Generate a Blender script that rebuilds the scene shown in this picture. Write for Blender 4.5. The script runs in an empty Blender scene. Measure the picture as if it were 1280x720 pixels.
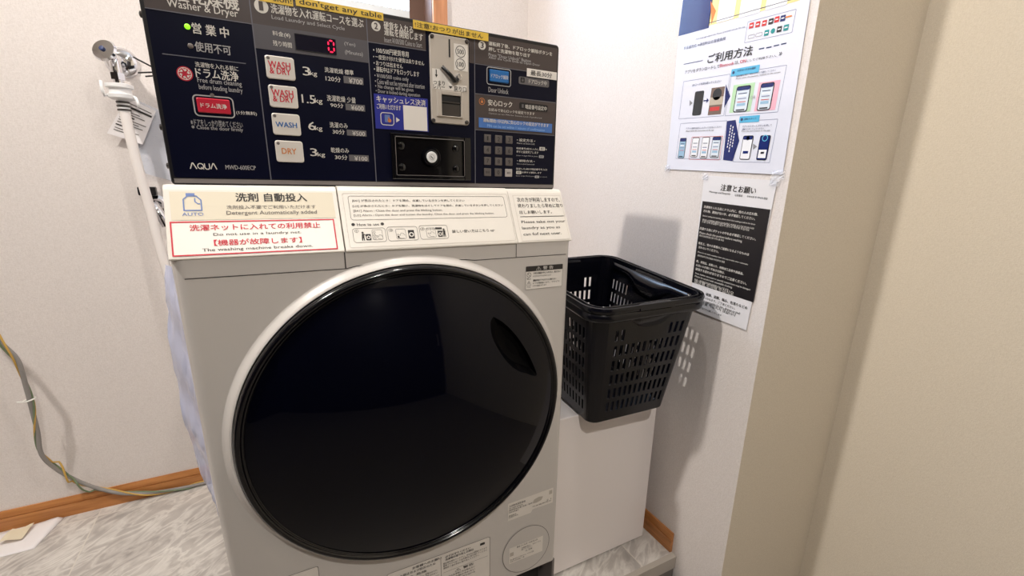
import bpy, bmesh, math, random
from mathutils import Vector, Matrix

# ---------------------------------------------------------------- camera, world, light, exposure
SC = bpy.context.scene
COL = SC.collection
cam_data = bpy.data.cameras.new('camera')
cam = bpy.data.objects.new('camera', cam_data)
COL.objects.link(cam)
cam_data.sensor_width = 36.0
cam_data.lens = 574.745 / 1280 * 36.0
cam_data.shift_x = -17.17 / 1280
cam_data.shift_y = 23.54 / 1280
cam_data.clip_start = 0.01
cam.matrix_world = Matrix(((0.88015, 0.107687, -0.46232, 0), (-0.474108, 0.247872, -0.844856, 0), (0.023617, 0.962789, 0.26922, 1.0), (0, 0, 0, 1)))
SC.camera = cam

vs = SC.view_settings
vs.view_transform = 'Standard'
vs.look = 'None'
vs.gamma = 1
vs.use_curve_mapping = False
vs.exposure = 0.14
SC.cycles.use_denoising = True
SC.cycles.max_bounces = 10
SC.cycles.transparent_max_bounces = 16

world = bpy.data.worlds.new('sky')
SC.world = world
world.use_nodes = True
wbg = world.node_tree.nodes['Background']
wbg.inputs[0].default_value = (0.64, 0.82, 1.0, 1)
wbg.inputs[1].default_value = 17.0

def area(name, loc, target, power, color, size, shape='DISK', size_y=None):
    l = bpy.data.lights.new(name, 'AREA')
    l.energy = power; l.color = color; l.shape = shape; l.size = size
    if size_y: l.size_y = size_y
    o = bpy.data.objects.new(name, l); COL.objects.link(o)
    o.location = loc
    o.rotation_euler = (Vector(target) - Vector(loc)).to_track_quat('-Z', 'Y').to_euler()
    return o
WARM = (1.0, 0.94, 0.875)
area('downlight_or_fill', (0.30, 0.55, 2.385), (0.30, 0.55, 0), 7, WARM, 0.08)
area('downlight_or_fill', (-0.85, 0.74, 2.385), (0.55, 0.66, 0.35), 29, WARM, 0.09)
area('downlight_or_fill', (0.10, -0.9, 2.385), (0.10, -0.9, 0), 25, (1.0, 0.945, 0.89), 0.12)  # fill added out of view to brighten the washer front, cabinet and return wall
# daylight that comes in through the window pane
wp = area('window_daylight', (0.275, 1.79, 1.80), (0.275, 0.0, 1.80), 1, (1, 1, 1), 0.45, 'RECTANGLE', 0.56)
wp.data.cycles.is_portal = True

# ---------------------------------------------------------------- helpers
def lin(c):
    c = c / 255.0
    return c / 12.92 if c <= 0.04045 else ((c + 0.055) / 1.055) ** 2.4
def rgb(r, g, b): return (lin(r), lin(g), lin(b), 1.0)

def mat(name, col, rough=0.5, metal=0.0, spec=0.5, coat=0.0, emit=None, estr=1.0, bump=None, alpha=None, trans=0.0, ior=None):
    m = bpy.data.materials.new(name); m.use_nodes = True
    nt = m.node_tree; b = nt.nodes['Principled BSDF']
    b.inputs['Base Color'].default_value = col
    b.inputs['Roughness'].default_value = rough
    b.inputs['Metallic'].default_value = metal
    b.inputs['Specular IOR Level'].default_value = spec
    b.inputs['Coat Weight'].default_value = coat
    b.inputs['Coat Roughness'].default_value = 0.03
    if ior: b.inputs['IOR'].default_value = ior
    b.inputs['Transmission Weight'].default_value = trans
    if alpha is not None: b.inputs['Alpha'].default_value = alpha
    if emit:
        b.inputs['Emission Color'].default_value = emit
        b.inputs['Emission Strength'].default_value = estr
    if bump:
        sc, st, dist = bump
        tc = nt.nodes.new('ShaderNodeTexCoord'); n = nt.nodes.new('ShaderNodeTexNoise')
        n.inputs['Scale'].default_value = sc; n.inputs['Detail'].default_value = 4
        bp = nt.nodes.new('ShaderNodeBump'); bp.inputs['Strength'].default_value = st; bp.inputs['Distance'].default_value = dist
        nt.links.new(tc.outputs['Object'], n.inputs['Vector']); nt.links.new(n.outputs['Fac'], bp.inputs['Height'])
        nt.links.new(bp.outputs['Normal'], b.inputs['Normal'])
    return m

def wall_mat(name, col, col2):
    m = bpy.data.materials.new(name); m.use_nodes = True
    nt = m.node_tree; N = nt.nodes; L = nt.links; b = N['Principled BSDF']
    b.inputs['Roughness'].default_value = 0.75; b.inputs['Specular IOR Level'].default_value = 0.25
    tc = N.new('ShaderNodeTexCoord')
    def noise(sx, sy, sz, scale, det):
        mp = N.new('ShaderNodeMapping'); mp.inputs['Scale'].default_value = (sx, sy, sz)
        n = N.new('ShaderNodeTexNoise'); n.inputs['Scale'].default_value = scale; n.inputs['Detail'].default_value = det
        L.new(tc.outputs['Object'], mp.inputs['Vector']); L.new(mp.outputs['Vector'], n.inputs['Vector']); return n
    n1 = noise(1, 1, 3.0, 210, 2); n2 = noise(3.0, 3.0, 0.9, 190, 2); n3 = noise(1, 1, 1, 3, 2)
    mx = N.new('ShaderNodeMath'); mx.operation = 'MAXIMUM'; L.new(n1.outputs['Fac'], mx.inputs[0]); L.new(n2.outputs['Fac'], mx.inputs[1])
    cr = N.new('ShaderNodeValToRGB'); cr.color_ramp.elements[0].position = 0.36; cr.color_ramp.elements[1].position = 0.72
    cr.color_ramp.elements[0].color = col2; cr.color_ramp.elements[1].color = col
    L.new(mx.outputs[0], cr.inputs['Fac'])
    L.new(cr.outputs['Color'], b.inputs['Base Color'])
    bp = N.new('ShaderNodeBump'); bp.inputs['Strength'].default_value = 0.45; bp.inputs['Distance'].default_value = 0.0015
    L.new(mx.outputs[0], bp.inputs['Height']); L.new(bp.outputs['Normal'], b.inputs['Normal'])
    return m

def floor_mat():
    m = bpy.data.materials.new('marble_vinyl_tile'); m.use_nodes = True
    nt = m.node_tree; N = nt.nodes; L = nt.links; b = N['Principled BSDF']
    b.inputs['Roughness'].default_value = 0.32; b.inputs['Specular IOR Level'].default_value = 0.45
    tc = N.new('ShaderNodeTexCoord')
    def mapn(scale, rot=0, loc=(0, 0, 0)):
        mp = N.new('ShaderNodeMapping'); mp.inputs['Scale'].default_value = scale; mp.inputs['Rotation'].default_value = (0, 0, rot); mp.inputs['Location'].default_value = loc
        L.new(tc.outputs['Object'], mp.inputs['Vector']); return mp
    # per tile shift
    sep = N.new('ShaderNodeSeparateXYZ'); L.new(tc.outputs['Object'], sep.inputs[0])
    def mth(op, a, bv, cv=None):
        n = N.new('ShaderNodeMath'); n.operation = op
        for i, v in enumerate((a, bv, cv)):
            if v is None: continue
            if isinstance(v, (int, float)): n.inputs[i].default_value = v
            else: L.new(v, n.inputs[i])
        return n.outputs[0]
    TW = 0.4433
    tx = mth('DIVIDE', mth('ADD', sep.outputs[0], 0.556), TW); ty = mth('DIVIDE', mth('ADD', sep.outputs[1], -0.722 + 10 * TW), TW)
    fx = mth('FRACT', tx, None); fy = mth('FRACT', ty, None)
    ix = mth('FLOOR', tx, None); iy = mth('FLOOR', ty, None)
    shift = N.new('ShaderNodeCombineXYZ'); L.new(mth('MULTIPLY', ix, 3.7), shift.inputs[0]); L.new(mth('MULTIPLY', iy, 5.3), shift.inputs[1])
    va = N.new('ShaderNodeVectorMath'); va.operation = 'ADD'; L.new(tc.outputs['Object'], va.inputs[0]); L.new(shift.outputs[0], va.inputs[1])
    def noise(scl, sc, det, dist, rot):
        mp = N.new('ShaderNodeMapping'); mp.vector_type = 'TEXTURE'; mp.inputs['Scale'].default_value = scl; mp.inputs['Rotation'].default_value = (0, 0, rot)
        n = N.new('ShaderNodeTexNoise'); n.inputs['Scale'].default_value = sc; n.inputs['Detail'].default_value = det; n.inputs['Distortion'].default_value = dist
        L.new(va.outputs[0], mp.inputs['Vector']); L.new(mp.outputs['Vector'], n.inputs['Vector']); return n.outputs['Fac']
    n1 = noise((1, 1, 1), 7, 8, 0.6, 0.0)
    n2 = noise((1, 0.36, 1), 9, 7, 1.2, 0.75)
    vein = mth('SUBTRACT', 1.0, mth('MULTIPLY', mth('ABSOLUTE', mth('SUBTRACT', n2, 0.5), None), 9.0))
    vein = mth('MAXIMUM', vein, 0.0)
    n3 = noise((1, 1, 1), 30, 4, 0.3, 0.0)
    s = mth('ADD', mth('MULTIPLY', n1, 0.85), mth('ADD', mth('MULTIPLY', vein, 0.28), mth('MULTIPLY', n3, 0.25)))
    cr = N.new('ShaderNodeValToRGB'); e = cr.color_ramp.elements
    e[0].position = 0.30; e[0].color = rgb(152, 146, 142); e[1].position = 1.0; e[1].color = rgb(232, 228, 221)
    k = cr.color_ramp.elements.new(0.6); k.color = rgb(190, 184, 178)
    L.new(s, cr.inputs['Fac'])
    edge = mth('MINIMUM', mth('MINIMUM', fx, mth('SUBTRACT', 1.0, fx)), mth('MINIMUM', fy, mth('SUBTRACT', 1.0, fy)))
    seam = mth('LESS_THAN', edge, 0.0035)
    mixc = N.new('ShaderNodeMixRGB'); L.new(seam, mixc.inputs[0]); L.new(cr.outputs['Color'], mixc.inputs[1]); mixc.inputs[2].default_value = rgb(214, 208, 198)
    L.new(mixc.outputs[0], b.inputs['Base Color'])
    bp = N.new('ShaderNodeBump'); bp.inputs['Strength'].default_value = 0.15; bp.inputs['Distance'].default_value = 0.001
    L.new(s, bp.inputs['Height']); L.new(bp.outputs['Normal'], b.inputs['Normal'])
    return m

def wood_mat(name, c1, c2, axis=0, rough=0.4):
    m = bpy.data.materials.new(name); m.use_nodes = True
    nt = m.node_tree; N = nt.nodes; L = nt.links; b = N['Principled BSDF']
    b.inputs['Roughness'].default_value = rough
    tc = N.new('ShaderNodeTexCoord'); mp = N.new('ShaderNodeMapping')
    sc = [28, 28, 28]; sc[axis] = 2.0; mp.inputs['Scale'].default_value = sc
    n = N.new('ShaderNodeTexNoise'); n.inputs['Scale'].default_value = 4; n.inputs['Detail'].default_value = 6; n.inputs['Distortion'].default_value = 0.4
    cr = N.new('ShaderNodeValToRGB'); cr.color_ramp.elements[0].color = c1; cr.color_ramp.elements[1].color = c2
    cr.color_ramp.elements[0].position = 0.3; cr.color_ramp.elements[1].position = 0.7
    L.new(tc.outputs['Object'], mp.inputs['Vector']); L.new(mp.outputs['Vector'], n.inputs['Vector']); L.new(n.outputs['Fac'], cr.inputs['Fac']); L.new(cr.outputs['Color'], b.inputs['Base Color'])
    return m

def film_mat(name, col, fac, rough=0.12):
    m = bpy.data.materials.new(name); m.use_nodes = True
    nt = m.node_tree; N = nt.nodes; L = nt.links
    b = N['Principled BSDF']; b.inputs['Base Color'].default_value = col; b.inputs['Roughness'].default_value = rough
    tr = N.new('ShaderNodeBsdfTransparent'); tr.inputs[0].default_value = (0.93, 0.95, 1.0, 1)
    mx = N.new('ShaderNodeMixShader'); mx.inputs[0].default_value = fac
    L.new(tr.outputs[0], mx.inputs[1]); L.new(b.outputs[0], mx.inputs[2]); L.new(mx.outputs[0], N['Material Output'].inputs['Surface'])
    return m

M = {}
M['wall'] = wall_mat('woven_wallpaper', rgb(236, 229, 225), rgb(222, 214, 209))
M['wall_tan'] = wall_mat('tan_woven_wallpaper', rgb(226, 216, 199), rgb(215, 204, 186))
M['ceiling'] = mat('ceiling_paint', rgb(240, 236, 228), 0.9)
M['floor'] = floor_mat()
M['riser'] = mat('step_riser', rgb(112, 106, 100), 0.5)
M['low_floor'] = mat('entry_floor', rgb(128, 121, 113), 0.5, bump=(60, 0.2, 0.001))
M['step'] = mat('step_trim_vinyl', rgb(176, 168, 158), 0.35)
M['oak'] = wood_mat('oak_skirting', rgb(176, 112, 58), rgb(206, 142, 84), 0)
M['oak_y'] = wood_mat('oak_skirting_side', rgb(168, 108, 56), rgb(204, 140, 82), 1)
M['casing'] = wood_mat('window_wood', rgb(190, 128, 88), rgb(214, 152, 108), 2)
M['dark_wood'] = wood_mat('reflection_board_wood', rgb(30, 22, 18), rgb(44, 33, 27), 2)  # for the unseen boards that darken the glass reflection
M['sash'] = mat('window_sash_brown', rgb(104, 76, 62), 0.5)
M['alu'] = mat('pale_sill', rgb(222, 226, 226), 0.4)
M['white'] = mat('washer_white', rgb(206, 201, 196), 0.34, spec=0.5, coat=0.25)
M['cream'] = mat('top_cream', rgb(229, 224, 215), 0.32, coat=0.15)
M['seam'] = mat('seam_dark', rgb(70, 66, 64), 0.7)
M['seam_soft'] = mat('seam_grey', rgb(190, 182, 172), 0.6)
M['beige'] = mat('beige_label', rgb(220, 211, 190), 0.5)
M['label'] = mat('white_label', rgb(240, 235, 228), 0.4)
M['rating'] = mat('rating_label', rgb(232, 226, 218), 0.35)
M['navy'] = mat('panel_navy', rgb(4, 7, 32), 0.35, spec=0.2)
M['case'] = mat('panel_case_black', rgb(16, 15, 18), 0.4)
M['band'] = mat('panel_band_brown', rgb(74, 64, 62), 0.4)
M['band2'] = mat('panel_band_grey', rgb(86, 83, 88), 0.4)
M['grid'] = mat('panel_line_grey', rgb(104, 104, 114), 0.4)
M['strip'] = mat('panel_foot_strip', rgb(124, 118, 116), 0.4)
M['w'] = mat('ink_white', rgb(226, 222, 214), 0.5)
M['g'] = mat('ink_grey', rgb(178, 176, 176), 0.5)
M['c'] = mat('ink_pale_blue', rgb(150, 190, 235), 0.5)
M['l'] = mat('ink_light', rgb(214, 210, 204), 0.5)
M['pricebox'] = mat('price_box_grey', rgb(104, 101, 103), 0.5)
M['k'] = mat('ink_black', rgb(46, 42, 40), 0.6)
M['s'] = mat('ink_dark_grey', rgb(104, 98, 94), 0.6)
M['r'] = mat('ink_red', rgb(206, 38, 60), 0.5)
M['b'] = mat('ink_blue', rgb(40, 104, 176), 0.5)
M['bl'] = mat('ink_slate_blue', rgb(104, 128, 184), 0.5)
M['o'] = mat('ink_orange', rgb(216, 136, 72), 0.5)
M['n'] = mat('ink_navy', rgb(40, 56, 100), 0.5)
M['yellow'] = mat('tape_yellow', rgb(238, 200, 74), 0.5)
M['button'] = mat('button_white', rgb(226, 220, 212), 0.35)
M['led_off'] = mat('led_off_grey', rgb(112, 104, 100), 0.4)
M['led_green'] = mat('led_green', rgb(130, 220, 40), 0.4, emit=rgb(150, 240, 40), estr=1.0)
M['digit'] = mat('led_digit_red', rgb(255, 20, 60), 0.4, emit=rgb(255, 24, 70), estr=1.6)
M['display'] = mat('display_glass', rgb(20, 18, 34), 0.15)
M['redbtn'] = mat('button_red', rgb(196, 32, 56), 0.35)
M['bluebtn'] = mat('button_blue', rgb(30, 108, 180), 0.3)
M['banner'] = mat('banner_blue', rgb(74, 122, 196), 0.45)
M['bluest'] = mat('sticker_blue', rgb(38, 46, 150), 0.4)
M['key'] = mat('key_grey', rgb(98, 92, 90), 0.45)
M['key_pale'] = mat('key_pale', rgb(186, 180, 176), 0.45)
M['key_ink'] = mat('key_ink', rgb(44, 40, 40), 0.5)
M['steel'] = mat('brushed_steel', rgb(206, 198, 188), 0.38, metal=0.35, bump=(300, 0.05, 0.0005))
M['steel_dark'] = mat('dark_steel', rgb(92, 88, 86), 0.3, metal=0.8)
M['chrome'] = mat('chrome', rgb(225, 225, 228), 0.06, metal=1.0)
M['black'] = mat('black_plastic', rgb(12, 12, 15), 0.32)
M['gloss'] = mat('gloss_black', rgb(8, 8, 12), 0.08, coat=0.4)
M['glass'] = mat('door_dark_glass', rgb(3, 4, 14), 0.04, spec=0.22)
M['rim'] = mat('door_rim_black', rgb(7, 7, 12), 0.14, coat=0.15)
M['recess'] = mat('handle_recess_black', rgb(2, 2, 4), 0.5, spec=0.08)
M['basket'] = mat('basket_black_plastic', rgb(6, 7, 15), 0.22, spec=0.42, coat=0.0)
M['cabinet'] = mat('cabinet_white', rgb(243, 236, 233), 0.3, coat=0.1)
M['hose'] = mat('hose_white', rgb(236, 230, 226), 0.4)
M['plastic'] = mat('coupling_white', rgb(240, 240, 240), 0.35)
M['paper'] = mat('paper_white', rgb(240, 236, 236), 0.55)
M['poster'] = mat('poster_laminate', rgb(232, 234, 246), 0.16, coat=0.5, bump=(26, 0.25, 0.004))
M['notice'] = mat('notice_paper', rgb(236, 234, 236), 0.3)
M['notice_black'] = mat('notice_black', rgb(34, 31, 33), 0.35)
M['tape'] = film_mat('clear_tape', rgb(245, 245, 245), 0.35)
M['sleeve'] = film_mat('clear_sleeve', rgb(214, 226, 240), 0.28)
M['film'] = film_mat('protective_film', rgb(196, 202, 232), 0.75, 0.2)
M['wire_grey'] = mat('cable_grey', rgb(150, 146, 142), 0.55)
M['wire_green'] = mat('earth_wire_green', rgb(120, 136, 104), 0.5)
M['wire_yellow'] = mat('earth_wire_yellow', rgb(206, 166, 84), 0.5)
M['tie'] = mat('cable_tie_white', rgb(240, 238, 232), 0.4)
M['packet_yellow'] = mat('packet_yellow', rgb(232, 222, 196), 0.4)
M['pane'] = film_mat('window_glass', rgb(235, 242, 245), 0.05)
M['dark'] = mat('recess_dark', rgb(24, 23, 24), 0.6)
M['plinth'] = mat('plinth_grey', rgb(120, 114, 112), 0.5)
for nm, c in dict(p_navy=(26, 42, 108), p_yellow=(246, 230, 158), p_line=(150, 156, 184), p_white=(248, 248, 252), p_sky=(96, 186, 226), p_green=(190, 226, 184), p_pink=(246, 186, 202), p_screen=(226, 236, 246), p_blue=(160, 196, 222), p_dark=(40, 44, 48), p_photo=(118, 98, 88), p_photo2=(190, 178, 160), p_orange=(238, 132, 46), p_teal=(40, 150, 150), p_red=(210, 60, 60), p_arrow=(150, 150, 154)).items():
    M[nm] = mat(nm + '_print', rgb(*c), 0.25, coat=0.3)

class Frame:
    def __init__(s, o, U, V):
        s.o = Vector(o); s.U = Vector(U).normalized(); s.V = Vector(V).normalized(); s.N = s.U.cross(s.V)
    def p(s, u, v, d=0.0): return s.o + s.U * u + s.V * v + s.N * d

_glyph = {}
def glyph(text, bold):
    key = (text, bold)
    if key not in _glyph:
        c = bpy.data.curves.new('t', 'FONT'); c.body = text; c.resolution_u = 2
        o = bpy.data.objects.new('t', c); COL.objects.link(o)
        dg = bpy.context.evaluated_depsgraph_get(); dg.update()
        me = bpy.data.meshes.new_from_object(o.evaluated_get(dg))
        vv = [(v.co.x, v.co.y) for v in me.vertices]; ff = [tuple(p.vertices) for p in me.polygons]
        bpy.data.objects.remove(o); bpy.data.curves.remove(c); bpy.data.meshes.remove(me)
        x0 = min(v[0] for v in vv); x1 = max(v[0] for v in vv); y0 = min(v[1] for v in vv); y1 = max(v[1] for v in vv)
        _glyph[key] = (vv, ff, x0, x1, y0, y1)
    return _glyph[key]

class MB:
    def __init__(s): s.v = []; s.f = []; s.mi = []; s.m = []
    def mid(s, m):
        if m not in s.m: s.m.append(m)
        return s.m.index(m)
    def add(s, vs, fs, m):
        b = len(s.v); s.v += [tuple(p) for p in vs]; k = s.mid(m)
        for f in fs: s.f.append(tuple(i + b for i in f)); s.mi.append(k)
    def poly(s, fr, pts, d, m): s.add([fr.p(u, v, d) for u, v in pts], [tuple(range(len(pts)))], m)
    def rect(s, fr, u0, v0, u1, v1, d, m): s.poly(fr, [(u0, v0), (u1, v0), (u1, v1), (u0, v1)], d, m)
    def rr(s, fr, u0, v0, u1, v1, r, d, m): s.poly(fr, rpts(u0, v0, u1, v1, r), d, m)
    def slab(s, fr, pts, d0, d1, m, bev=0.0):      # prism with a chamfered front edge
        n = len(pts); cu = sum(p[0] for p in pts) / n; cv = sum(p[1] for p in pts) / n
        hu = max(abs(p[0] - cu) for p in pts); hv = max(abs(p[1] - cv) for p in pts)
        rings = [(1, 1, d0), (1, 1, d1 - bev)] + ([(1 - bev / hu, 1 - bev / hv, d1)] if bev else [])
        vs = []
        for ku, kv, d in rings: vs += [fr.p(cu + (u - cu) * ku, cv + (v - cv) * kv, d) for u, v in pts]
        fs = []
        for r in range(len(rings) - 1):
            for i in range(n): j = (i + 1) % n; fs.append((r * n + i, r * n + j, (r + 1) * n + j, (r + 1) * n + i))
        fs.append(tuple(range((len(rings) - 1) * n, len(rings) * n))); fs.append(tuple(reversed(range(n))))
        s.add(vs, fs, m)
    def loop(s, fr, pts, w, d, m, closed=True):    # flat outline of width w drawn inside pts
        n = len(pts); vs = []
        for i in range(n):
            a = Vector(pts[i - 1] if closed or i else pts[i]); b = Vector(pts[i]); c = Vector(pts[(i + 1) % n] if closed or i < n - 1 else pts[i])
            t1 = (b - a); t2 = (c - b)
            if t1.length < 1e-9: t1 = t2
            if t2.length < 1e-9: t2 = t1
            t1.normalize(); t2.normalize()
            nn = Vector((-(t1.y + t2.y), t1.x + t2.x)); nn.normalize()
            k = w / 2 / max(0.4, nn.dot(Vector((-t1.y, t1.x))))
            vs += [fr.p(b.x - nn.x * k, b.y - nn.y * k, d), fr.p(b.x + nn.x * k, b.y + nn.y * k, d)]
        fs = []
        for i in range(n if closed else n - 1): j = (i + 1) % n; fs.append((2 * i, 2 * j, 2 * j + 1, 2 * i + 1))
        s.add(vs, fs, m)
    def disc(s, fr, u, v, r, d, m, n=24, rv=None): s.poly(fr, [(u + r * math.cos(2 * math.pi * i / n), v + (rv or r) * math.sin(2 * math.pi * i / n)) for i in range(n)], d, m)
    def ring(s, fr, u, v, r, w, d, m, n=32): s.loop(fr, [(u + r * math.cos(2 * math.pi * i / n), v + r * math.sin(2 * math.pi * i / n)) for i in range(n)], w, d, m)
    def text(s, fr, t, u0, v0, u1, v1, d, m, bold=False, uni=False):
        vv, ff, x0, x1, y0, y1 = glyph(t, bold)
        su = (u1 - u0) / (x1 - x0); sv = (v1 - v0) / (y1 - y0)
        if uni: sv = min(su, sv) if sv > 0.6 * su else su * 0.9
        k = min(su, sv); w = .022 if bold else .009      # weight: the same strokes laid a hair apart
        for q, (a, c) in enumerate(((-w, 0), (w, 0), (0, w)) if bold else ((-w, 0), (w, 0))):
            s.add([fr.p(u0 + (x - x0) * su + a * k, v0 + (y - y0) * sv + c * k, d + q * 6e-5) for x, y in vv], ff, m)
    def lathe(s, prof, o, ax, m, n=32, cap=True, smooth=True, a0=0):   # prof: (radius, distance along ax)
        ax = Vector(ax).normalized(); e = ax.orthogonal().normalized(); g = ax.cross(e); o = Vector(o)
        vs = []
        for r, h in prof: vs += [o + ax * h + (e * math.cos(a0 + 2 * math.pi * i / n) + g * math.sin(a0 + 2 * math.pi * i / n)) * r for i in range(n)]
        fs = []
        for k in range(len(prof) - 1):
            for i in range(n): j = (i + 1) % n; fs.append((k * n + i, k * n + j, (k + 1) * n + j, (k + 1) * n + i))
        if cap: fs.append(tuple(reversed(range(n)))); fs.append(tuple(range((len(prof) - 1) * n, len(prof) * n)))
        s.add(vs, fs, m)
    def tube(s, pts, r, m, n=10):
        P = [Vector(p) for p in pts]; R = r if isinstance(r, (list, tuple)) else [r] * len(P)
        vs = []; e = None
        for i, p in enumerate(P):
            t = (P[min(i + 1, len(P) - 1)] - P[max(i - 1, 0)]).normalized()
            e = (e - t * e.dot(t)).normalized() if e is not None else t.orthogonal().normalized()
            g = t.cross(e)
            vs += [p + (e * math.cos(2 * math.pi * k / n) + g * math.sin(2 * math.pi * k / n)) * R[i] for k in range(n)]
        fs = []
        for i in range(len(P) - 1):
            for k in range(n): j = (k + 1) % n; fs.append((i * n + k, i * n + j, (i + 1) * n + j, (i + 1) * n + k))
        fs.append(tuple(reversed(range(n)))); fs.append(tuple(range((len(P) - 1) * n, len(P) * n)))
        s.add(vs, fs, m)
    def box(s, x0, y0, z0, x1, y1, z1, m):
        s.add([(x0, y0, z0), (x1, y0, z0), (x1, y1, z0), (x0, y1, z0), (x0, y0, z1), (x1, y0, z1), (x1, y1, z1), (x0, y1, z1)],
              [(0, 3, 2, 1), (4, 5, 6, 7), (0, 1, 5, 4), (1, 2, 6, 5), (2, 3, 7, 6), (3, 0, 4, 7)], m)
    def build(s, name, parent=None, origin=None, smooth=False, bevel=0, label=None):
        me = bpy.data.meshes.new(name)
        o0 = Vector(origin) if origin else Vector((0, 0, 0))
        base = Vector((0, 0, 0))
        q = parent
        while q is not None: base += q.location; q = q.parent
        off = base + o0 if parent is None else base
        if parent is None: off = o0
        me.from_pydata([Vector(v) - off for v in s.v], [], s.f)
        for k in s.m: me.materials.append(M[k])
        me.polygons.foreach_set('material_index', s.mi)
        if smooth:
            me.polygons.foreach_set('use_smooth', [True] * len(s.f))
        me.update()
        o = bpy.data.objects.new(name, me); COL.objects.link(o)
        if parent is not None: o.parent = parent
        else: o.location = o0
        if smooth and smooth is not True: sharp(me, smooth)
        if bevel:
            b = o.modifiers.new('bevel', 'BEVEL'); b.width = bevel; b.segments = 3; b.limit_method = 'ANGLE'; b.angle_limit = math.radians(40)
        if label: o['label'] = label
        return o
def sharp(me, ang):
    bm = bmesh.new(); bm.from_mesh(me); bmesh.ops.remove_doubles(bm, verts=bm.verts, dist=1e-6)
    for e in bm.edges:
        if len(e.link_faces) == 2 and e.calc_face_angle(0) > math.radians(ang): e.smooth = False
    bm.to_mesh(me); bm.free()
def rpts(u0, v0, u1, v1, r, n=5):
    out = []
    for cu, cv, a in ((u1 - r, v0 + r, -90), (u1 - r, v1 - r, 0), (u0 + r, v1 - r, 90), (u0 + r, v0 + r, 180)):
        for i in range(n + 1):
            t = math.radians(a + 90 * i / n); out.append((cu + r * math.cos(t), cv + r * math.sin(t)))
    return out
def tag(o, label, cat, group=None):
    o['label'] = label; o['category'] = cat
    if group: o['group'] = group
    return o
def thing(name, loc, label, cat, group=None):
    o = bpy.data.objects.new(name, None); COL.objects.link(o); o.location = loc; o.empty_display_size = 0.05
    return tag(o, label, cat, group)
def struct(mb, name, parent=None, **k):
    o = mb.build(name, parent, **k)
    if parent is None: o['kind'] = 'structure'
    return o
def spline(pts, n):
    P = [Vector(p) for p in pts]; out = []
    for i in range(len(P) - 1):
        a = P[max(i - 1, 0)]; b = P[i]; c = P[i + 1]; d = P[min(i + 2, len(P) - 1)]
        for k in range(n):
            t = k / n
            out.append(0.5 * ((2 * b) + (c - a) * t + (2 * a - 5 * b + 4 * c - d) * t * t + (3 * b - a - 3 * c + d) * t ** 3))
    out.append(P[-1]); return out

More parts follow.
